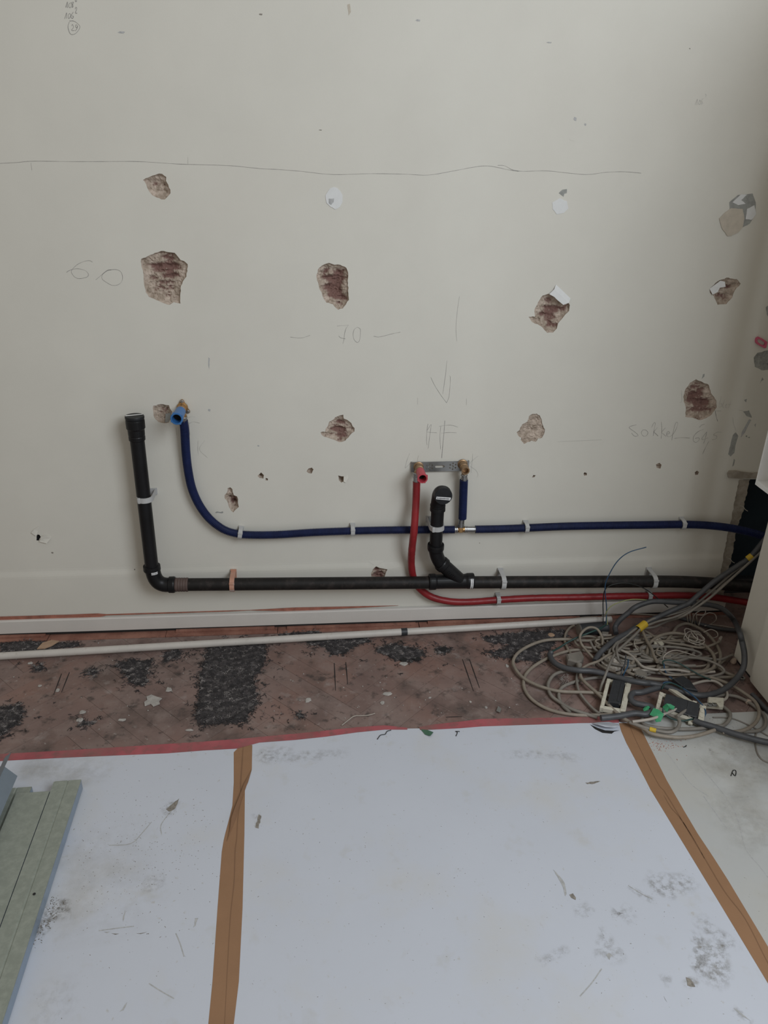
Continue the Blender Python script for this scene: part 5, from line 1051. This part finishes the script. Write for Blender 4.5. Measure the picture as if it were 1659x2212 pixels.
for pts, lb_ in (([(1389,1349,.05),(1413,1336,.06),(1448,1328,-.13),(1483,1318,-.125),(1502,1306,-.12),(1542,1273,-.11),(1580,1240,-.11),(1615,1212,-.11),(1659,1165,-.10),(1700,1122,-.10)], 'topmost beige cable of the bundle rising to the cabinet'),
                 ([(1391,1354,.045),(1422,1342,.05),(1457,1333,-.14),(1492,1318,-.135),(1520,1302,-.13),(1534,1291,-.125),(1560,1266,-.12),(1600,1232,-.12),(1659,1174,-.11),(1700,1132,-.11)], 'middle beige cable of the bundle rising to the cabinet'),
                 ([(1391,1357,.04),(1414,1354,.03),(1440,1343,.03),(1475,1331,-.15),(1506,1311,-.145),(1540,1286,-.135),(1580,1250,-.13),(1620,1214,-.12),(1700,1140,-.12)], 'lowest beige cable of the bundle rising to the cabinet')):
    cable(pts, SM, 'cgrey', lb_)
cable(fl_([(1300,1330),(1340,1325),(1370,1326),(1405,1328),(1445,1331)], .008), .003, 'cbeige', 'thin beige cable lying against the skirting behind the pile')
cable(fl_([(1235,1338),(1260,1334),(1290,1333)], .016), .003, 'cbeige', 'thin beige cable end behind the conduit tip')
# thin wires coiled at the right
for k, (cx_, cy_, rx_, ry_, h) in enumerate(((1498,1376,20,13,.03), (1503,1381,17,12,.036), (1492,1372,14,14,.04), (1507,1374,14,10,.045), (1500,1388,22,9,.028))):
    rnd = random.Random(k + 3); cable([(cx_ + rx_ * math.cos(a) * (1 + .1 * math.sin(3 * a + k)), cy_ + ry_ * math.sin(a + .3 * k), h + .006 * math.sin(a * 2 + k)) for a in [i * .5 + k for i in range(14)]], .0018, 'cthin', 'thin off-white wire wound in the small coil at the right of the pile', 'thin wires of the small coil')
cable([(1520,1366,.02),(1535,1360,.03),(1548,1365,.03),(1550,1374,.02),(1540,1378,.012),(1528,1372,.02)], .0016, 'cthin', 'thin white wire loop right of the small coil')
cable([(1510,1349,.02),(1515,1335,-.11),(1530,1324,-.12),(1544,1327,-.12),(1547,1338,-.13),(1538,1347,.015),(1522,1352,.012)], .0016, 'cthin', 'thin white wire loop behind the pile, right one of two')
cable([(1495,1346,.02),(1500,1328,-.11),(1515,1318,-.11),(1524,1320,-.11),(1520,1328,-.12),(1505,1328,-.12)], .0016, 'cthin', 'thin white wire loop behind the pile, left one of two')
for x in (1484, 1490, 1497, 1504): cable([(x, 1325, -.10), (x + 1, 1338, -.11), (x + 3, 1346, .012), (x + 6, 1352, .006)], .0022, 'cbeige', 'short beige wire hanging behind the pile by the skirting', 'short wires by the skirting')
cable(fl_([(1535,1349),(1560,1352),(1585,1357)], .012), .0015, 'cthin', 'thin pale wire lying straight on the dark brown cable')
cable([(1372,1380,.03),(1370,1390,.03),(1378,1404,.02),(1400,1408,.02),(1420,1405,.03),(1442,1412,.03)], .0016, 'cthin', 'thin pale wire looping left of the big arch')
cable([(1433,1430,.03),(1434,1418,.045),(1446,1408,.055),(1462,1405,.055),(1485,1411,.045),(1506,1418,.03)], .0018, 'cthin', 'thin white wire arching over the middle of the pile')
cable(fl_([(1640,1575),(1632,1590),(1634,1620),(1645,1640),(1670,1652)], .002), .0022, 'cgrey', 'thin grey wire on the board at the right edge')
cable(fl_([(1540,1550),(1580,1552),(1620,1568),(1659,1590)], .002), .0022, 'cgrey', 'thin grey wire lying flat on the right board')
cable([(1432,1435,.04),(1433,1428,.05),(1446,1426,.055),(1465,1432,.05),(1490,1446,.04),(1515,1460,.03),(1535,1468,.02)], .0022, 'wdgreen', 'dark teal wire arching across the middle of the pile')
cable([(1434,1434,.036),(1436,1447,.03),(1442,1458,.03),(1452,1466,.03)], .0022, 'wblue', 'short blue wire above the black plate')
cable([(1430,1483,.03),(1434,1475,.04),(1447,1474,.045),(1470,1484,.045),(1490,1497,.045),(1508,1513,.04),(1520,1528,.035),(1524,1540,.03),(1519,1552,.02)], .0024, 'wblue', 'blue wire crossing the black plate to the larger socket frame')
cable([(1430,1488,.028),(1436,1478,.042),(1452,1476,.048),(1475,1487,.048)], .0022, 'wdgreen', 'short teal wire end beside the black plate')
cable([(1345,1462,.03),(1350,1450,.05),(1356,1438,.055),(1357,1425,.05)], .0022, 'wblue', 'blue wire rising from the upright socket frame')
cable([(1340,1463,.03),(1344,1448,.05),(1350,1432,.055),(1352,1415,.05)], .0022, 'cdark', 'dark grey wire rising from the upright socket frame')
cable([(1432,1530,.04),(1434,1540,.03),(1450,1552,.02),(1475,1557,.02),(1500,1553,.02),(1515,1560,.016)], .0024, 'wdgreen', 'teal wire along the bottom of the larger socket frame')
random.seed(31)
for k in range(24):                            # the buried middle of the pile
    cx_, cy_ = random.uniform(1340, 1500), random.uniform(1388, 1450); rx_, ry_ = random.uniform(35, 85), random.uniform(12, 28); ph = random.uniform(0, 6.3); ln = random.uniform(3.0, 5.6); h = random.uniform(.0, .022)
    rot_ = random.uniform(-.25, .45); pts = []
    for i in range(11):
        a = ph + ln * i / 10; u, v_ = rx_ * math.cos(a) * (1 + .12 * math.sin(2.3 * a + k)), ry_ * math.sin(a)
        x, y = cx_ + u * math.cos(rot_) - v_ * math.sin(rot_), cy_ + v_ + u * math.sin(rot_) * .5
        x = min(max(x, 1262), 1566); y = min(max(y, 1372), 1474); pts.append((x, y, h + .008 * (1 + math.sin(a * 1.7 + k))))
    cable(pts, random.choice((SM, SM, BG, .0036)), random.choice(('cbeige', 'cgrey', 'cbeige', 'cgrey')), 'beige cable tangled in the buried middle of the pile', G)
# yellow tape bands
def band(a, b, r, label, name='yellow_tape'):
    d_ = (b - a).normalized(); L = (b - a).length; mb = MB(); mb.lathe(a, b, [(0, r * .9), (.001, r), (L - .001, r * 1.03), (L, r * .9)], 14); return tag(mb.build(name, M['yellow']), label, 'tape')
band(F(1378, 1359, .05), F(1394, 1347, .058), .0125, 'yellow tape wrap where the cable bundle leaves the pile')
band(W(1614, 1208, .11), W(1625, 1200, .11), .0100, 'yellow tape wrap on the rising cable bundle at the recess')
band(F(1403, 1575, .023), F(1417, 1579, .023), .0068, 'yellow tape wrap on the grey cable above the red dust')
# flat plug and small plugs
def brick_(px4, z, th, name, label, m, cat):
    ps = [F(x, y, z) for x, y in px4]; mb = MB(); c = sum(ps, Vector()) / len(ps); n = len(ps)
    lo_ = ps; mi = [p + Vector((0, 0, th * .8)) for p in ps]; hi_ = [c + (p - c) * .86 + Vector((0, 0, th)) for p in ps]
    mb.add(lo_ + mi + hi_, [(i, (i + 1) % n, (i + 1) % n + n, i + n) for i in range(n)] + [(i + n, (i + 1) % n + n, (i + 1) % n + 2 * n, i + 2 * n) for i in range(n)] + [tuple(range(2 * n, 3 * n)), tuple(range(n))[::-1]])
    o = mb.build(name, M[m]); return tag(o, label, cat) if label else o
fp = brick_([(1221, 1425), (1254, 1418), (1260, 1431), (1255, 1440), (1246, 1443), (1225, 1437)], .004, .024, 'flat_plug', 'flat beige plug at the left of the pile', 'cgrey', 'plug')
mb = MB(); a = F(1251, 1437, .02); b_ = F(1252, 1446, .022); mb.tube([a, a.lerp(b_, .5), b_], [.010, .008, .0062], 12); mb.build('strain_relief', M['cgrey'], fp)
pl = brick_([(1551, 1384), (1556, 1379), (1560, 1382), (1556, 1390)], .02, .012, 'wire_plug', 'small clear plug at the end of a beige cable at right', 'cthin', 'plug')
pl = brick_([(1299, 1369), (1314, 1370), (1313, 1376), (1299, 1375)], .016, .010, 'wire_connector', 'small grey connector in front of the black tube', 'cgrey', 'connector')
mb = MB(); a = F(1306, 1372, .0265); mb.box(a, (.006, 0, 0), (0, .003, 0), (0, 0, .001)); mb.build('cover', M['cthin'], pl)
brick_([(1410, 1390), (1424, 1385), (1433, 1398), (1426, 1408), (1411, 1403)], .012, .016, 'junction_box', 'beige box half buried under the big arch of the pile', 'cream', 'box')

# ------------------------------------------------------------------ socket frames with black inserts
def frame(c4, h4, label, seed=0, insert=True, split=True, wfr=.20):
    P = [F(x, y, h) for (x, y), h in zip(c4, h4)]             # far-left, far-right, near-right, near-left
    ex_ = ((P[1] - P[0]) + (P[2] - P[3])) / 2; ey_ = ((P[0] - P[3]) + (P[1] - P[2])) / 2; c = sum(P, Vector()) / 4; up = ex_.cross(ey_).normalized()
    ux, uy = ex_.normalized(), ey_.normalized(); Lx, Ly = ex_.length / 2, ey_.length / 2
    o = empty('socket_frame', c - Vector((0, 0, .012))); tag(o, label, 'socket frame')
    b = .007
    for s, nm in ((-1, 'rail'), (1, 'rail')):
        t = MB(); wv = .016 if s > 0 else .011
        t.bevbox(c + ux * s * (Lx - wv / 2), ux * wv / 2, uy * Ly, up * .009, .1)
        for k in range(4): t.box(c + ux * s * (Lx - wv / 2) + uy * Ly * (-.75 + .5 * k) + up * .0092, ux * wv * .28, uy * Ly * .12, up * .0015)
        t.build(nm, M['cream'], o)
    for s in (-1, 1):
        t = MB(); t.bevbox(c + uy * s * (Ly - .006), ux * Lx * .92, uy * .006, up * .007, .1); t.bevbox(c + uy * s * (Ly + .004) + ux * Lx * .5, ux * .006, uy * .005, up * .004, .2); t.build('crossbar', M['cream'], o)
    if insert:
        t = MB(); t.bevbox(c + uy * Ly * .12 + up * .004, ux * (Lx - .018), uy * Ly * .78, up * .010, .1); io = t.build('insert', M['insert'], o)
        t = MB(); t.box(c + uy * Ly * .12 + up * .0146 - ux * Lx * .25, ux * .0008, uy * Ly * .7, up * .0005); t.build('ridge', M['ink'], io)
        t = MB(); t.box(c + uy * Ly * .12 + up * .0146 + ux * Lx * .28, ux * .003, uy * Ly * .66, up * .0012); t.build('ridge', M['insert'], io)
        for s in (-1, 1):
            t = MB(); q = c + ux * s * Lx * .4 + uy * (-Ly * .62) + up * .008; t.lathe(q, q + up, [(0, .004), (.004, .004), (.0042, .0001)], 10); t.build('screw', M['zinc'], o)
    return o
frame([(1310, 1469), (1364, 1479), (1350, 1541), (1295, 1534)], (.022, .022, .016, .016), 'cream socket frame with black insert standing left of the dark hairpin cable')
fr2 = frame([(1425, 1499), (1524, 1527), (1519, 1570), (1414, 1533)], (.038, .030, .014, .014), 'larger cream socket frame with black insert below the green tape scraps')
mb = MB(); a, b_ = F(1432, 1477, .03), F(1500, 1524, .036); d_ = (b_ - a).normalized(); sd = d_.cross(Vector((0, 0, 1))).normalized(); mb.bevbox((a + b_) / 2, d_ * (b_ - a).length / 2, sd * .007, (0, 0, .004), .1); mb.box((a + b_) / 2 + Vector((0, 0, .0042)), d_ * (b_ - a).length * .48, sd * .0022, (0, 0, .0006)); tag(mb.build('trunking_strip', M['cream']), 'cream plastic strip lying slantwise between black plate and larger frame', 'plastic strip')
bp = brick_([(1452, 1472), (1474, 1465), (1490, 1476), (1506, 1498), (1480, 1494)], .026, .012, 'black_plate', 'black plastic plate tilted among the cables right of centre', 'insert', 'plastic plate')
mb = MB(); mb.box(F(1475, 1481, .0385), (.012, .006, 0), (-.0006, .0012, 0), (0, 0, .0005)); mb.build('ridge', M['ink'], bp)
ss = brick_([(1527, 1515), (1562, 1517), (1561, 1533), (1526, 1530)], .014, .018, 'small_socket', 'small cream socket module at the right of the larger frame', 'cream', 'socket')
for x in (1533, 1543): t = MB(); t.bevbox(F(x, 1522, .033), (.006, 0, 0), (0, .006, 0), (0, 0, .003), .3); t.build('terminal', M['zinc'], ss)
t = MB(); t.bevbox(F(1555, 1523, .034), (.007, 0, 0), (0, .009, 0), (0, 0, .003), .2); t.build('latch', M['cream'], ss)
tb2 = brick_([(1368, 1456), (1380, 1451), (1397, 1460), (1395, 1470), (1374, 1467)], .018, .014, 'terminal_block', 'small grey terminal block above the dark cable left of centre', 'cgrey', 'terminal block')
for i in range(4): t = MB(); q = F(1374 + i * 5.5, 1459 + i * 1.6, .033); t.bevbox(q, (.003, 0, 0), (0, .004, 0), (0, 0, .002), .2); t.build('screw', M['zinc'], tb2)
def scrap(pts, hs, name, label, m, cat):
    ps = [F(x, y, h) for (x, y), h in zip(pts, hs)]; mb = MB(); c = sum(ps, Vector()) / len(ps); n = len(ps); c.z += .004
    mb.add(ps + [c] + [p - Vector((0, 0, .0007)) for p in ps], [(i, (i + 1) % n, n) for i in range(n)] + [(i, i + n + 1, (i + 1) % n + n + 1, (i + 1) % n) for i in range(n)]); return tag(mb.build(name, M[m]), label, cat)
scrap(crop(1370, 1290, 5.74, [(190,1455),(240,1375),(300,1390),(370,1450),(330,1540),(270,1548),(240,1480)]), (.034, .044, .042, .036, .026, .022, .03), 'green_tape', 'torn green tape hanging over the lower cables', 'green', 'tape')
scrap(crop(1370, 1290, 5.74, [(352,1360),(400,1318),(450,1325),(505,1355),(490,1395),(440,1380),(410,1425),(375,1400)]), (.040, .055, .055, .048, .044, .05, .04, .04), 'green_tape', 'crumpled green tape on the corner of the larger frame', 'green', 'tape')
scrap(crop(1370, 1290, 5.74, [(108,1385),(150,1340),(190,1330),(210,1345),(170,1400),(120,1415)]), (.028, .03, .03, .03, .03, .028), 'green_tape', 'green tape piece beneath the dark hairpin cable', 'green', 'tape')
# white fluff
sp = MB(); rnd = random.Random(5)
for i in range(26):
    q = F(1217 + rnd.uniform(-8, 12), 1472 + rnd.uniform(-10, 14), .006); p = [q.copy()]
    for s in range(4): q = q + Vector((rnd.uniform(-.007, .007), rnd.uniform(-.008, .008), rnd.uniform(-.002, .004))); q.z = max(q.z, .002); p.append(q.copy())
    sp.tube(p, .0005, 3, False)
o = tag(sp.build('fluff', M['chip']), 'wisp of white fluff inside the left cable loops', 'fluff'); o['kind'] = 'stuff'

# ------------------------------------------------------------------ galvanised studs at lower left
s_a, s_b = F(179, 1703, TOPZ), F(17, 2212, TOPZ); s_a.z = s_b.z = 0; sd_ = (s_a - s_b).normalized(); sl_ = Vector((-sd_.y, sd_.x, 0))
if sl_.x > 0: sl_ = -sl_
def stud(end, z, w, h, L, label, groove=True, tilt=None, m='galv', ms='galvblue', dirv=None, up=None, lf=None):
    dv = dirv or sd_; lv = lf or sl_; uv = up or Vector((0, 0, 1)); end = Vector(end); end.z = z
    o = empty('metal_stud', end - dv * L * .5)
    t = .0012; mb = MB(); g = .0015
    # web with a shallow lengthwise groove: profile across the width
    prof = [(0, h), (w * .46, h), (w * .485, h - g), (w * .515, h - g), (w * .54, h), (w, h)] if groove else [(0, h), (w, h)]
    pr2_ = prof + [(a, b - t) for a, b in prof[::-1]]; n = len(pr2_)
    mb.add([end + lv * a + uv * b for a, b in pr2_] + [end + lv * a + uv * b - dv * L for a, b in pr2_], [(i, (i + 1) % n, (i + 1) % n + n, i + n) for i in range(n)] + [tuple(range(n))[::-1], tuple(range(n, 2 * n))])
    mb.build('web', M[m], o)
    for a0, sg in ((0, 1), (w, -1)):
        mb = MB(); q = end + lv * a0
        pf = [(0, h - .0003), (0, 0), (sg * .006, 0), (sg * .006, t), (sg * t, t), (sg * t, h - .0003)]
        n = len(pf); mb.add([q + lv * a + uv * b for a, b in pf] + [q + lv * a + uv * b - dv * L for a, b in pf], [(i, (i + 1) % n, (i + 1) % n + n, i + n) for i in range(n)] + [tuple(range(n))[::-1], tuple(range(n, 2 * n))])
        mb.build('flange', M[ms], o)
    tag(o, label, 'metal stud', 'galvanised studs stacked at lower left'); return o
z1 = TOPZ + .001
E1 = s_a.copy(); WS = (F(113, 1684, .033) - F(168, 1683, .033)).length
stud(E1, z1, WS, .0285, 1.3, 'lower right galvanised stud, its bluish side facing the middle board')
stud(E1 - sl_ * .0016 - sd_ * .004, z1 + .0032, WS + .0032, .0275, 1.3, 'galvanised stud nested on top of the lower right one, black dot on it')
E2 = E1 + sl_ * (WS + .003) - sd_ * .035
stud(E2, z1 + .0212, .078, .0105, 1.3, 'second galvanised stud from the right, with the shortest end', False)
E3 = E1 + sl_ * (WS + .002) - sd_ * .028
stud(E3, z1, .052, .0205, 1.3, 'galvanised stud showing as a narrow strip under the second one', False)
E4 = E3 + sl_ * .053 + sd_ * .024
stud(E4, z1, .072, .0205, 1.3, 'third galvanised stud from the right, lying lower than its neighbours')
stud(E4 + sl_ * .074 - sd_ * .01, z1, .075, .0195, 1.3, 'fourth galvanised stud, under the tilted bluish ones')
# tilted studs on the far left
up2 = (Vector((0, 0, .72)) + sl_ * .69).normalized(); lf2 = (sl_ * .72 - Vector((0, 0, .69))).normalized()
q = F(34, 1679, .055); stud(q, q.z, .04, .006, 1.3, 'tilted bluish galvanised stud on edge at the left frame edge', False, m='galvblue', dirv=sd_, up=(Vector((0, 0, .6)) - sl_ * .8).normalized(), lf=(Vector((0, 0, .8)) + sl_ * .6).normalized())
q = F(12, 1634, .085); stud(q, q.z, .05, .02, 1.3, 'uppermost stud at the left frame edge, seen end on', False, m='galvblue', dirv=sd_, up=(Vector((0, 0, .6)) - sl_ * .8).normalized(), lf=(Vector((0, 0, -.8)) - sl_ * -.6).normalized())
q = F(74, 1931, .034); mb = MB(); q.z += .0005
hd = MB(); hd.lathe(F(74, 1931, .0357), F(74, 1931, .0357) + Vector((0, 0, 1)), [(0, .003), (.0004, .003), (.0005, .0001)], 10)
st = [o for o in bpy.data.objects if o.name == 'metal_stud.001'][0]; hd.build('punched_hole', M['dark'], st)
bpy.context.view_layer.update()
